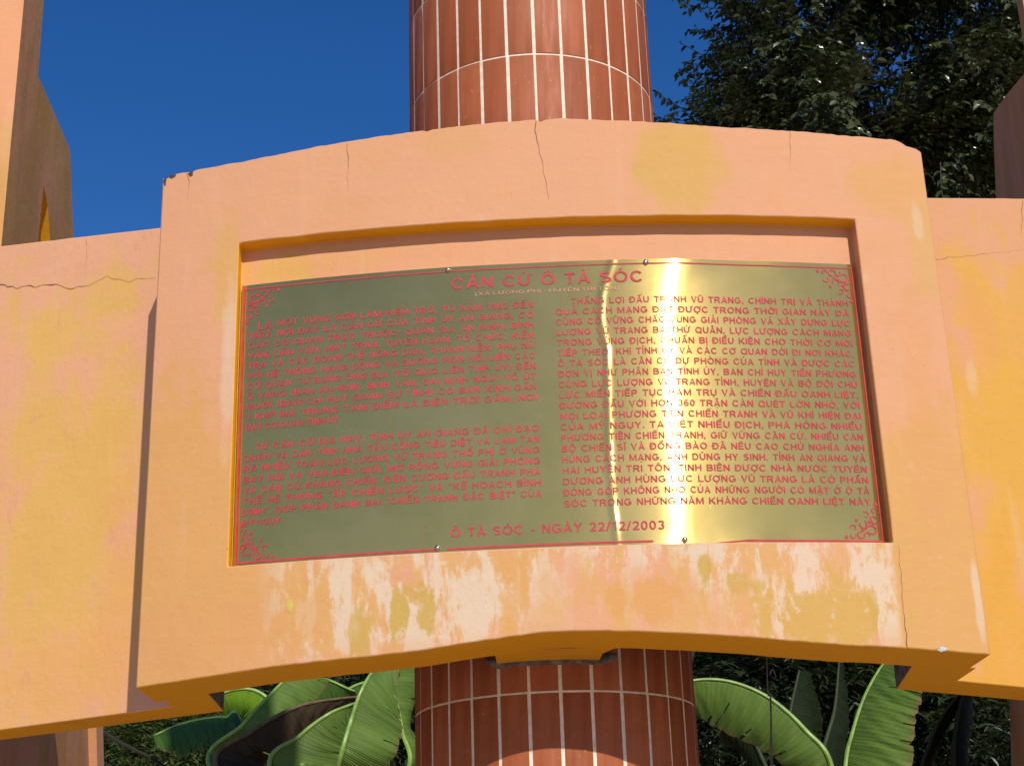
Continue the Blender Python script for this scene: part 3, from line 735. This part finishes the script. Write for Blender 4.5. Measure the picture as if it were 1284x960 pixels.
LEFT1 = ['MỘT VÙNG SƠN LÂM HIỂM TRỞ, TỪ NĂM 1962 ĐẾN', '1967, NƠI ĐÂY LÀ CĂN CỨ CỦA TỈNH ỦY AN GIANG, CÓ', 'CÁC CƠ QUAN TRỰC THUỘC: QUÂN SỰ, AN NINH, BINH', 'VẬN, DÂN VẬN, MẶT TRẬN, TUYÊN HUẤN, TỔ CHỨC, KIỂM', 'TRA VÀ CÁC ĐOÀN THỂ NÔNG DÂN, THANH NIÊN, PHỤ NỮ', 'VỚI HỆ THỐNG HANG ĐỘNG VÀ ĐƯỜNG MÒN NỐI LIỀN CÁC', 'CƠ QUAN TỪ BỤNG ÔNG ĐỊA (TỔ GIAO LIÊN TỈNH ỦY) ĐẾN', 'Ô VÀNG (BAN AN NINH, BINH VẬN, ĐÀI MINH NGỮ) VỒ ÚT', 'MƯỜI (BAN CHỈ HUY QUÂN SỰ TỈNH) CÓ BÁN KÍNH GẦN', '1 KM² MÀ TRUNG TÂM ĐIỂM LÀ ĐIỆN TRỜI GẦM, NƠI', 'ĐẶT CƠ QUAN TỈNH ỦY']
LEFT2 = ['TỪ CĂN CỨ ĐỊA NÀY, TỈNH ỦY AN GIANG ĐÃ CHỈ ĐẠO', 'QUÂN VÀ DÂN TỈNH NHÀ TẤN CÔNG TIÊU DIỆT VÀ LÀM TAN', 'RÃ NHIỀU TOÁN LỰC LƯỢNG VŨ TRANG THỔ PHỈ Ở VÙNG', 'BẢY NÚI VÀ VEN BIÊN GIỚI, MỞ RỘNG VÙNG GIẢI PHÓNG', 'VÀ CĂN CỨ KHÁNG CHIẾN, KIÊN CƯỜNG ĐẤU TRANH PHÁ', 'THẾ HỆ THỐNG “ẤP CHIẾN LƯỢC” VÀ “KẾ HOẠCH BÌNH', 'ĐỊNH”, GÓP PHẦN ĐÁNH BẠI “CHIẾN TRANH ĐẶC BIỆT” CỦA', 'MỸ NGỤY']
RIGHT = ['THẮNG LỢI ĐẤU TRANH VŨ TRANG, CHÍNH TRỊ VÀ THÀNH', 'QUẢ CÁCH MẠNG ĐẠT ĐƯỢC TRONG THỜI GIAN NÀY ĐÃ', 'CỦNG CỐ VỮNG CHẮC VÙNG GIẢI PHÓNG VÀ XÂY DỰNG LỰC', 'LƯỢNG VŨ TRANG BA THỨ QUÂN, LỰC LƯỢNG CÁCH MẠNG', 'TRONG VÙNG ĐỊCH, CHUẨN BỊ ĐIỀU KIỆN CHO THỜI CƠ MỚI', 'TIẾP THEO. KHI TỈNH ỦY VÀ CÁC CƠ QUAN DỜI ĐI NƠI KHÁC,', 'Ô TÀ SÓC LÀ CĂN CỨ DỰ PHÒNG CỦA TỈNH VÀ ĐƯỢC CÁC', 'ĐƠN VỊ NHƯ PHÂN BAN TỈNH ỦY, BAN CHỈ HUY TIỀN PHƯƠNG', 'CÙNG LỰC LƯỢNG VŨ TRANG TỈNH, HUYỆN VÀ BỘ ĐỘI CHỦ', 'LỰC MIỀN TIẾP TỤC BÁM TRỤ VÀ CHIẾN ĐẤU OANH LIỆT,', 'ĐƯƠNG ĐẦU VỚI HƠN 360 TRẬN CÀN QUÉT LỚN NHỎ, VỚI', 'MỌI LOẠI PHƯƠNG TIỆN CHIẾN TRANH VÀ VŨ KHÍ HIỆN ĐẠI', 'CỦA MỸ NGỤY. TA DIỆT NHIỀU ĐỊCH, PHÁ HỎNG NHIỀU', 'PHƯƠNG TIỆN CHIẾN TRANH, GIỮ VỮNG CĂN CỨ. NHIỀU CÁN', 'BỘ CHIẾN SĨ VÀ ĐỒNG BÀO ĐÃ NÊU CAO CHỦ NGHĨA ANH', 'HÙNG CÁCH MẠNG, ANH DŨNG HY SINH. TỈNH AN GIANG VÀ', 'HAI HUYỆN TRI TÔN, TỊNH BIÊN ĐƯỢC NHÀ NƯỚC TUYÊN', 'DƯƠNG ANH HÙNG LỰC LƯỢNG VŨ TRANG LÀ CÓ PHẦN', 'ĐÓNG GÓP KHÔNG NHỎ CỦA NHỮNG NGƯỜI CÓ MẶT Ở Ô TÀ', 'SÓC TRONG NHỮNG NĂM KHÁNG CHIẾN OANH LIỆT NÀY']
V, Fc = [], []
xe = line(V, Fc, 'LÀ', -.762, 0, 1.386, SZ * 1.35, False)
line(V, Fc, LEFT1[0], xe + .004, -.136, 1.391, SZ)
for k, s in enumerate(LEFT1[1:], 1):
    z = 1.391 - k * .02452
    line(V, Fc, s, -.784, -.135, z, SZ, justify=(k < len(LEFT1) - 1))
for k, s in enumerate(LEFT2):
    z = 1.0985 - k * .0247
    line(V, Fc, s, -.762 if k == 0 else -.786, -.133, z, SZ, justify=(k < len(LEFT2) - 1))
on_plate('left_text_block', V, Fc, MAT['red'])
V, Fc = [], []
for k, s in enumerate(RIGHT):
    line(V, Fc, s, -.050 if k == 0 else -.086, .584, 1.395 - k * .02473, SZ)
on_plate('right_text_block', V, Fc, MAT['red'])
V, Fc = [], []; line(V, Fc, 'CĂN CỨ Ô TÀ SÓC', -.319, .115, 1.4455, .0270); on_plate('title', V, Fc, MAT['red'])
V, Fc = [], []; line(V, Fc, '(XÃ LƯƠNG PHI - HUYỆN TRI TÔN)', -.265, .06, 1.4265, .0085); on_plate('subtitle', V, Fc, MAT['palered'])
V, Fc = [], []; line(V, Fc, 'Ô TÀ SÓC - NGÀY 22/12/2003', -.33, .126, .870, .0195); on_plate('date_line', V, Fc, MAT['red'])
for x, z in ((-.325, 1.494), (.123, 1.493), (-.358, .8475), (.167, .8465)):
    bm = bmesh.new(); bmesh.ops.create_uvsphere(bm, u_segments=16, v_segments=8, radius=.0062)
    for v in bm.verts: v.co.y *= .75
    bmesh.ops.translate(bm, verts=bm.verts, vec=(x, yp(x, z) - .002, z + H))
    from_bm('cap_screw', bm, MAT['screw'], PQ, angle=R_(80))

# ------------------------------------------------------------------ pixels of the photograph -> places in the scene
def at(px, py, dist):
    """point at a horizontal distance along the sight line; only used to read positions off the photograph"""
    d = fwd + right * ((px - 642) / F_PX) - up * ((py - 480) / F_PX)
    return Vector((-0.22916, 0, H)) + d * (dist / d.y)
def bez(pts, n):
    """Catmull-Rom through points"""
    P = [pts[0] * 2 - pts[1]] + list(pts) + [pts[-1] * 2 - pts[-2]]; out = []
    m = len(pts) - 1
    for i in range(n + 1):
        u = i / n * m; k = min(int(u), m - 1); f = u - k; a, b, c, d = P[k:k + 4]
        out.append(.5 * ((2 * b) + (c - a) * f + (2 * a - 5 * b + 4 * c - d) * f * f + (3 * b - a - 3 * c + d) * f ** 3))
    return out
def banana_leaf(parent, mid, edge, other=.12, mat='banana', rib='midrib', pleat=.006, seed=0, ribw=.011, tears=(), label=None):
    """mid, edge: 3-D polylines of the midrib and of the visible margin; the far half hangs away behind the midrib"""
    rnd = random.Random(seed)
    n, m = 150, 12
    A = bez(mid, n); E = bez(edge, n); V, Fc, T, VE, RM = [], [], [], [], []
    gaps = set(int(t * n) for t in tears)
    for i in range(n + 1):
        u = i / n; a, e = A[i], E[i]; w = e - a
        tan = (A[min(i + 1, n)] - A[max(i - 1, 0)]).normalized()
        nor = tan.cross(w).normalized() if w.length > 1e-5 else Vector((0, -1, 0))
        if nor.y > 0: nor = -nor
        taper = math.sin(math.pi * min(1, max(0, .06 + .94 * u))) ** .5 if u > .5 else 1
        # visible half
        for j in range(m + 1):
            q_ = j / m
            ph = (i * .6 + j * 1.6) * .9 + 2.2 * mnoise.noise(Vector((u * 5, seed, 1)))
            pl = pleat * (math.sin(ph) * .30 + 1.1 * mnoise.noise(Vector((u * 30 + q_ * 2.4, q_ * 1.2, seed)))) * (q_ ** .6)
            arch = .10 * w.length * math.sin(math.pi * q_) - .05 * w.length * q_ * q_
            nick = 1 + (.05 * mnoise.noise(Vector((u * 16, seed, 6))) - .10 * max(0, mnoise.noise(Vector((u * 55, seed, 2)))) ** 1.5) * q_ ** 3
            V.append(a + w * q_ * nick + nor * (pl + arch)); T.append(min(1, max(0, .5 + .5 * mnoise.noise(Vector((u * 26 + q_ * 3, q_ * .7, seed + 3))))))
            VE.append(u * 260 + q_ * 14); RM.append(q_)
        # far half
        back = (w.normalized() * .32 + Vector((0, .95, -.12))).normalized() if w.length > 1e-5 else Vector((0, 1, 0))
        for j in range(1, 7):
            q_ = j / 6; V.append(a + back * other * q_ * min(1, w.length / .12) + nor * pleat * mnoise.noise(Vector((u * 24, q_, seed + 9))) * q_)
            T.append(.35 + .3 * mnoise.noise(Vector((u * 20, q_, seed)))); VE.append(u * 260 + q_ * 14); RM.append(q_)
    K = m + 1 + 6
    for i in range(n):
        tear = mnoise.noise(Vector((i * .33, seed * 3.1, 4)))
        for j in range(m):
            if i in gaps and j > 4: continue
            if tear > .38 and j >= m - 2 - int((tear - .38) * 20): continue      # frayed margin
            s = i * K + j; Fc.append((s, s + 1, s + K + 1, s + K))
        prev = 0
        for j in range(m + 1, K):
            a0 = i * K + prev; a1 = i * K + j; Fc.append((a1, a0, a0 + K, a1 + K)); prev = j
    lf = mesh('leaf', V, Fc, MAT[mat], parent, tone=T)
    for nm, vals in (('vein', VE), ('rim', RM)):
        at_ = lf.data.attributes.new(nm, 'FLOAT', 'POINT'); at_.data.foreach_set('value', vals)
    if label: lf['label'] = label
    bm = bmesh.new(); tube(bm, [p + Vector((0, -.002, 0)) for p in A], [ribw * (1 - .65 * i / n) for i in range(n + 1)], 7)
    r = from_bm('midrib', bm, MAT[rib], None); r.parent = lf; r.matrix_parent_inverse = lf.matrix_world.inverted() if False else Matrix.Translation(parent.location).inverted() if False else Matrix.Identity(4)
    r.matrix_parent_inverse = Matrix.Translation(parent.location).inverted() @ Matrix.Identity(4) if False else Matrix.Identity(4)
    return lf
def pseudostem(parent, base, top, r0=.09, r1=.05, mat='stem'):
    bm = bmesh.new(); pts = [Vector(base).lerp(Vector(top), k / 8) + Vector((.01 * math.sin(k), 0, 0)) for k in range(9)]
    tube(bm, pts, [r0 + (r1 - r0) * k / 8 for k in range(9)], 14); return from_bm('stem', bm, MAT[mat], parent)
def pts(*l): return [at(*q) for q in l]

# left clump
BG = 'banana plants behind the monument'
def plant(px, py, d, label, r=.09, mat='stem'):
    top = at(px, py, d); base = Vector((top.x - .08, top.y + .05, 0))
    root = tag(empty('banana_plant', base), label, 'banana plant', BG)
    pseudostem(root, base, top, r, r * .6, mat);
    return root, top
def lf(pl, d, mid, edge, de=.1, **k):
    """mid / edge: (px, py[, extra depth]); the leaf is joined to its plant's crown by a stalk"""
    root, top = pl
    m = [top] + [at(q[0], q[1], d + (q[2] if len(q) > 2 else 0)) for q in mid]
    e = [top + Vector((.02, -.02, .01))] + [at(q[0], q[1], d + de + (q[2] if len(q) > 2 else 0)) for q in edge]
    s = d / 5.6
    k.setdefault('ribw', .010 * s); k['pleat'] = k.get('pleat', .006) * s; k.setdefault('other', .13 * s)
    return banana_leaf(root, m, e, **k)
b1 = plant(395, 1085, 9.7, 'banana plant with broad green leaves left of the column, one leaf withered black', .13)
lf(b1, 9.0, ((424, 960), (441, 900), (453, 866), (470, 838, .1), (500, 812, .2)), ((486, 966), (504, 920), (504, 900), (498, 858), (510, 812, .2)), seed=1)
lf(b1, 9.8, ((338, 962), (376, 922), (410, 896), (437, 884, .1), (452, 879, .2)), ((426, 968), (433, 938), (438, 914), (443, 895, .1), (453, 881, .2)), seed=2, tears=(.55,))
lf(b1, 10.9, ((263, 960), (305, 907), (350, 859, .1), (395, 818, .2)), ((302, 966), (352, 916), (402, 870, .1), (425, 826, .2)), seed=3)
lf(b1, 10.3, ((272, 962), (318, 915), (372, 886), (420, 876, .1), (462, 872, .2)), ((338, 966), (356, 948), (400, 907), (432, 888, .1), (464, 876, .2)), mat='banana_dead', rib='midrib_dead', pleat=.012, seed=4, label='withered black brown banana leaf')
lf(b1, 9.4, ((506, 975), (504, 915), (493, 868), (478, 843), (465, 828)), ((518, 960), (516, 905), (525, 862), (520, 825), (490, 812)), seed=5)
b2 = plant(315, 1050, 11.9, 'banana plant behind the left wing wall with a bright yellow green leaf', .14)
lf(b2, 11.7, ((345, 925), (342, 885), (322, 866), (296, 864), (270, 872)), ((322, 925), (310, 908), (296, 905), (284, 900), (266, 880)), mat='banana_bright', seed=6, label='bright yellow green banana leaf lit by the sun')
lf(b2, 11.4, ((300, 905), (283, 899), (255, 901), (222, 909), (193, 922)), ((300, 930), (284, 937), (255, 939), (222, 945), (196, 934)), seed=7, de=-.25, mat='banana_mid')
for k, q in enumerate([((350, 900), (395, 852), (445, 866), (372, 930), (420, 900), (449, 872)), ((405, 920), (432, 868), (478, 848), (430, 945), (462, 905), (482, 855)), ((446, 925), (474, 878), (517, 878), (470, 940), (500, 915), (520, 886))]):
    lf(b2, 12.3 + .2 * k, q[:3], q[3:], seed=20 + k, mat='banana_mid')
# right plants
b3 = plant(1052, 1085, 8.9, 'banana plant with two big arching leaves right of the column', .12)
lf(b3, 8.6, ((1043, 962), (1010, 915), (965, 875), (915, 854), (868, 853), (838, 870)), ((988, 970), (958, 942), (915, 922), (890, 907), (866, 893), (838, 880)), seed=8, tears=(.62,))
lf(b3, 9.0, ((1060, 962), (1069, 918), (1084, 873), (1106, 834), (1128, 812)), ((1136, 966), (1143, 920), (1152, 878), (1158, 850), (1142, 815)), seed=9, tears=(.66,), de=-.25, pleat=.010)
b4 = plant(1212, 1100, 5.75, 'dark slim banana plant in deep shade beneath the right wing wall', .03, 'midrib_dark')
for k, (m_, e_) in enumerate([(((1196, 960), (1200, 900), (1212, 850)), ((1216, 960), (1222, 900), (1222, 850))), (((1158, 985), (1166, 930), (1186, 890), (1205, 868)), ((1172, 985), (1180, 935), (1198, 898), (1209, 870)))]):
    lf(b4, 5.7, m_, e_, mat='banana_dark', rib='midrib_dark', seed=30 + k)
b5 = plant(1010, 1075, 10.6, 'dark slim banana plant far back between the two arching leaves', .08, 'midrib_dark')
for k, (m_, e_) in enumerate([(((992, 960), (990, 900), (1002, 840)), ((1030, 970), (1032, 900), (1016, 840))), (((960, 960), (940, 925), (905, 912)), ((950, 985), (930, 950), (905, 925))), (((1030, 950), (1046, 890), (1052, 830)), ((1056, 960), (1066, 900), (1058, 830)))]):
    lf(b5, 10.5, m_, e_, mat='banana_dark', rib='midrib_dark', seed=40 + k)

# ------------------------------------------------------------------ foliage
def leaf_quads(V, Fc, T, p, d, n, L, W, tone):
    """folded little leaf: two quads about its midrib"""
    s = d.cross(n).normalized(); b = len(V); u = n * W * .20; dr = n * (-L * .10)
    V += [p, p + d * L * .28 + s * W * .46 + u, p + d * L * .28 - s * W * .46 + u, p + d * L * .66 + s * W * .42 + u + dr * .4, p + d * L * .66 - s * W * .42 + u + dr * .4, p + d * L + dr, p + d * L * .30, p + d * L * .66 + dr * .4]
    T += [tone] * 8
    Fc += [(b, b + 1, b + 6), (b, b + 6, b + 2), (b + 6, b + 1, b + 3, b + 7), (b + 6, b + 7, b + 4, b + 2), (b + 7, b + 3, b + 5), (b + 7, b + 5, b + 4)]
def rand_dir(r):
    z = r.uniform(-1, 1); a = r.uniform(0, 2 * math.pi); q = math.sqrt(1 - z * z); return Vector((q * math.cos(a), q * math.sin(a), z))
def twig(V, Fc, T, TV, TF, r, p, d, length, L, W, n=9, droop=.5, tone=None):
    q = p.copy(); side = d.cross(Vector((0, 0, 1)) if abs(d.z) < .9 else Vector((1, 0, 0))).normalized()
    t0 = r.uniform(.1, .9) if tone is None else tone
    path = [q.copy()]
    for k in range(n):
        q = q + d * (length / n); d = (d + Vector((0, 0, -droop / n)) + rand_dir(r) * .10).normalized(); path.append(q.copy())
        side = (side - d * side.dot(d)).normalized()
        nrm = (side.cross(d)).normalized(); nrm = nrm if nrm.z > 0 else -nrm
        sg = 1 if k % 2 else -1
        ld = (d * .55 + side * sg * .75 + Vector((0, 0, -.25)) + rand_dir(r) * .3).normalized()
        nn = (nrm + rand_dir(r) * .45); nn = (nn - ld * nn.dot(ld)).normalized()
        sc = r.uniform(.75, 1.2)
        leaf_quads(V, Fc, T, q, ld, nn, L * sc, W * sc, min(1, max(0, t0 + r.gauss(0, .18))))
    # stalk
    w = .0035; b = len(TV)
    for k, pnt in enumerate(path[::3]):
        TV += [pnt + side * w, pnt - side * w]
        if k: TF.append((b + 2 * k - 2, b + 2 * k - 1, b + 2 * k + 1, b + 2 * k))
def tree(name, base, blobs, count, L, W, label, seed, leafm, gaps=(), group=None, trunk=(.16, .09), droop=.6, sprigs=()):
    r = random.Random(seed); base = Vector(base)
    root = tag(empty(name, base), label, 'tree', group)
    V, Fc, T, TV, TF = [], [], [], [], []
    vols = [b[1].x * b[1].y * b[1].z for b in blobs]
    k = 0
    while k < count:
        c, rad = r.choices(blobs, vols)[0]
        d = rand_dir(r); rr = r.random() ** .45
        p = c + Vector((d.x * rad.x, d.y * rad.y, d.z * rad.z)) * rr
        if mnoise.noise(p * 1.05 + Vector((seed, 0, 0))) < -.22: continue
        hit = False
        for gc, gr in gaps:                               # openings where the sky shows through
            w = p - gc; ax = (gc - Vector((-.23, 0, H))).normalized(); w = w - ax * w.dot(ax)
            if w.length < gr * 1.45 * (1 + .5 * mnoise.noise(p * 4)) and r.random() < .93: hit = True
        if hit: continue
        out = (d + rand_dir(r) * .7 + Vector((0, -.15, 0))).normalized()
        twig(V, Fc, T, TV, TF, r, p, out, r.uniform(.2, .42), L, W, droop=droop); k += 1
    for p, d, ln in sprigs: twig(V, Fc, T, TV, TF, r, p, d, ln, L, W, n=12, droop=.3)
    mesh('crown', V, Fc, leafm, root, smooth=False, tone=T)
    bm = bmesh.new()
    top = blobs[0][0]
    path = bez([base, base.lerp(top, .35) + Vector((.12, .1, 0)), base.lerp(top, .75), top], 14)
    tube(bm, path, [trunk[0] + (trunk[1] * .4 - trunk[0]) * i / 14 for i in range(15)], 12)
    from_bm('trunk', bm, MAT['bark'], root)
    bm = bmesh.new()
    for c, rad in blobs:
        for q in range(3):
            s = path[r.randint(6, 13)]; e = c + Vector((r.uniform(-.8, .8) * rad.x, r.uniform(-.8, .8) * rad.y, r.uniform(-.6, .7) * rad.z))
            mdl = s.lerp(e, .5) + Vector((r.uniform(-.2, .2), r.uniform(-.2, .2), r.uniform(-.05, .3)))
            pp = bez([s, mdl, e], 10); tube(bm, pp, [trunk[1] * .20 * (1 - .85 * i / 10) for i in range(11)], 6)
    from_bm('limbs', bm, MAT['bark'], root)
    mesh('twigs', TV, TF, MAT['bark'], root)
    return root
D = 9.0
SKY_GAPS = [(at(1040, 90, 9.0), .08), (at(1160, 110, 9.0), .12), (at(950, 60, 9.0), .06), (at(1000, 130, 9.0), .07), (at(1190, 25, 9.0), .1), (at(1148, 35, D), .13), (at(1130, 75, D), .15), (at(1112, 100, D), .14), (at(1070, 60, D), .1), (at(1015, 20, D), .09), (at(1060, 15, D), .1), (at(1098, 60, D), .13), (at(985, 95, D), .07), (at(1085, 130, D), .08), (at(1235, 20, D), .1)]
def B(px, py, d, rx, ry, rz): return (at(px, py, d), Vector((rx, ry, rz)))
tree('broadleaf_tree', (-.45, 10.6, 0), [B(1090, -60, D, .72, 1.0, .7), B(985, 105, D - .2, .42, .7, .40), B(1020, 30, D, .55, .9, .6), B(1120, 190, D, 1.0, 1.0, .45), B(975, -10, D, .34, .6, .5), B(1010, 190, D - .3, .72, .8, .30), B(1190, 60, D + .3, .9, 1.0, .8), B(905, 178, D, .26, .5, .16)], 6200, .058, .032,
     'dense dark glossy leaved tree above the plaque wall right of the column', 5, MAT['tree_leaf'],
     gaps=SKY_GAPS,
     sprigs=[(at(850, 150, D), Vector((-.35, 0, .95)).normalized(), .28), (at(845, 165, D), Vector((-.6, 0, .7)).normalized(), .3), (at(890, 80, D), Vector((-.9, 0, -.1)).normalized(), .22), (at(835, -10, D), Vector((.5, 0, -.3)).normalized(), .35), (at(820, -14, D), Vector((.6, 0, -.25)).normalized(), .3), (at(850, 150, D), Vector((-.9, 0, .15)).normalized(), .25), (at(900, 40, D), Vector((-.9, 0, .1)).normalized(), .2)])
tree('broadleaf_tree', (5.2, 12.5, 0), [B(1250, 110, 11.3, 1.2, 1.2, 1.0), B(1180, 170, 11.2, 1.1, 1.0, .8), B(1300, 0, 11.4, 1.1, 1.2, 1.0), B(1240, 230, 11.0, 1.1, 1.0, .6)], 3600, .066, .036,
     'darker tree standing further back at the right edge behind the side pillar', 6, MAT['tree_leaf'], gaps=[(at(1148, 35, 11.4), .2), (at(1125, 80, 11.4), .2), (at(1105, 110, 11.4), .2), (at(1235, 15, 11.4), .14), (at(1080, 50, 11.4), .25)])
def bush(name, base, blobs, count, L, W, label, seed, leafm, droop=.3, cat='shrub', kind=None):
    r = random.Random(seed); base = Vector(base)
    if kind: root = None
    else: root = tag(empty(name, base), label, cat)
    V, Fc, T, TV, TF = [], [], [], [], []
    for k in range(count):
        c, rad = r.choice(blobs); d = rand_dir(r); rr = r.random() ** .4
        p = c + Vector((d.x * rad.x, d.y * rad.y, d.z * rad.z)) * rr
        if mnoise.noise(p * 1.6 + Vector((seed, 0, 0))) < -.15: continue
        twig(V, Fc, T, TV, TF, r, p, (d + rand_dir(r) * .5 + Vector((0, -.2, .3))).normalized(), r.uniform(.15, .35), L, W, droop=droop)
    if kind:
        o = mesh(name, V, Fc, leafm, None, smooth=False, tone=T); o['kind'] = 'stuff'; o['label'] = label; o['category'] = cat; return o
    mesh('foliage', V, Fc, leafm, root, smooth=False, tone=T)
    bm = bmesh.new()
    for c, rad in blobs:
        for q in range(3):
            e = c + Vector((r.uniform(-.7, .7) * rad.x, r.uniform(-.7, .7) * rad.y, r.uniform(0, .8) * rad.z))
            pp = bez([base, base.lerp(e, .5) + Vector((r.uniform(-.2, .2), 0, .2)), e], 8); tube(bm, pp, [.035 * (1 - .85 * i / 8) for i in range(9)], 6)
    from_bm('branches', bm, MAT['bark'], root)
    return root
bush('fine_leaved_shrub', (-3.4, 13.2, 0), [B(150, 955, 13, .9, .7, .55), B(210, 950, 13.2, 1.0, .7, .55), B(190, 1040, 13, 1.6, .9, .7), B(310, 930, 13.4, 1.0, .7, .6), B(110, 930, 13.3, .8, .6, .6)], 5200, .060, .016,
     'bushy fine leaved shrub behind the lower left corner beneath the wing', 8, MAT['fern_leaf'])
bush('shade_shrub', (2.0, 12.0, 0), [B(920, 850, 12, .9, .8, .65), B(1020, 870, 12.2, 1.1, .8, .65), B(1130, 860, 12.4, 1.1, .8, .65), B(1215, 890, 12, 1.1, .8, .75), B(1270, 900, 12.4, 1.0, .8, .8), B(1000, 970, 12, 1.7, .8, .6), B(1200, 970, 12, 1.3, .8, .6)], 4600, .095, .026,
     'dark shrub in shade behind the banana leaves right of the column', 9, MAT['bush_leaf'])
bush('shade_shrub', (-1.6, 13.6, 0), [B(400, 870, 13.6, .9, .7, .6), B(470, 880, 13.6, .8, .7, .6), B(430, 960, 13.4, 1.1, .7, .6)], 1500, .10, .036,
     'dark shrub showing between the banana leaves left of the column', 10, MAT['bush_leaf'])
# wooded rise closing the view
V, Fc = [], []
nx, ny = 70, 24
for j in range(ny + 1):
    for i in range(nx + 1):
        x = -60 + 120 * i / nx; y = 17 + 50 * j / ny; u = min(1, (y - 17) / 20)
        V.append((x, y, -.2 + 9.4 * u * u * (3 - 2 * u) + (.5 * mnoise.noise(Vector((x * .3, y * .3, 1))) + .3 * mnoise.noise(Vector((x, y, 2)))) * u))
for j in range(ny):
    for i in range(nx): q = j * (nx + 1) + i; Fc.append((q, q + 1, q + nx + 2, q + nx + 1))
mesh('hill', V, Fc, simple('dark_undergrowth_soil', (.016, .020, .009), .95, var=.6, sc=3, bump=.6))['kind'] = 'structure'
# dim thicket closing the view below the beams
r_ = random.Random(12)
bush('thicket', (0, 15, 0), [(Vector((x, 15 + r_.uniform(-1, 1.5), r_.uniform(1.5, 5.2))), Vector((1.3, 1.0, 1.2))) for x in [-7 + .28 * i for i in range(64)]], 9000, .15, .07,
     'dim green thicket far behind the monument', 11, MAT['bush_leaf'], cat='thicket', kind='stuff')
# dry stalk hanging right of the column
o = tag(empty('dry_stalk', (.75, 6.6, 0)), 'thin dry stalk standing in the dark undergrowth right of the column', 'plant stalk')
bm = bmesh.new()
tube(bm, bez(pts((966, 1400, 6.6), (967, 915, 6.6), (963, 870, 6.6), (961, 815, 6.6)), 14), [.005 - .0002 * i for i in range(15)], 6)
tube(bm, bez(pts((965, 845, 6.6), (969, 838, 6.58), (973, 848, 6.56)), 6), .003, 5)
from_bm('stalk', bm, MAT['dry'], o)
# thin bough across the lower left shrub
o = tag(empty('fallen_branch', at(160, 920, 11.6)), 'thin dark bare branch slanting across the fine leaved shrub', 'branch')
bm = bmesh.new(); tube(bm, bez(pts((110, 905, 11.6), (150, 930, 11.6), (190, 950, 11.6), (230, 975, 11.6)), 12), [.018 - .0008 * i for i in range(13)], 6)
from_bm('bough', bm, simple('dark_bough_bark', (.02, .015, .01), .9, var=.3), o)  # bough in a plain, very dark bark colour
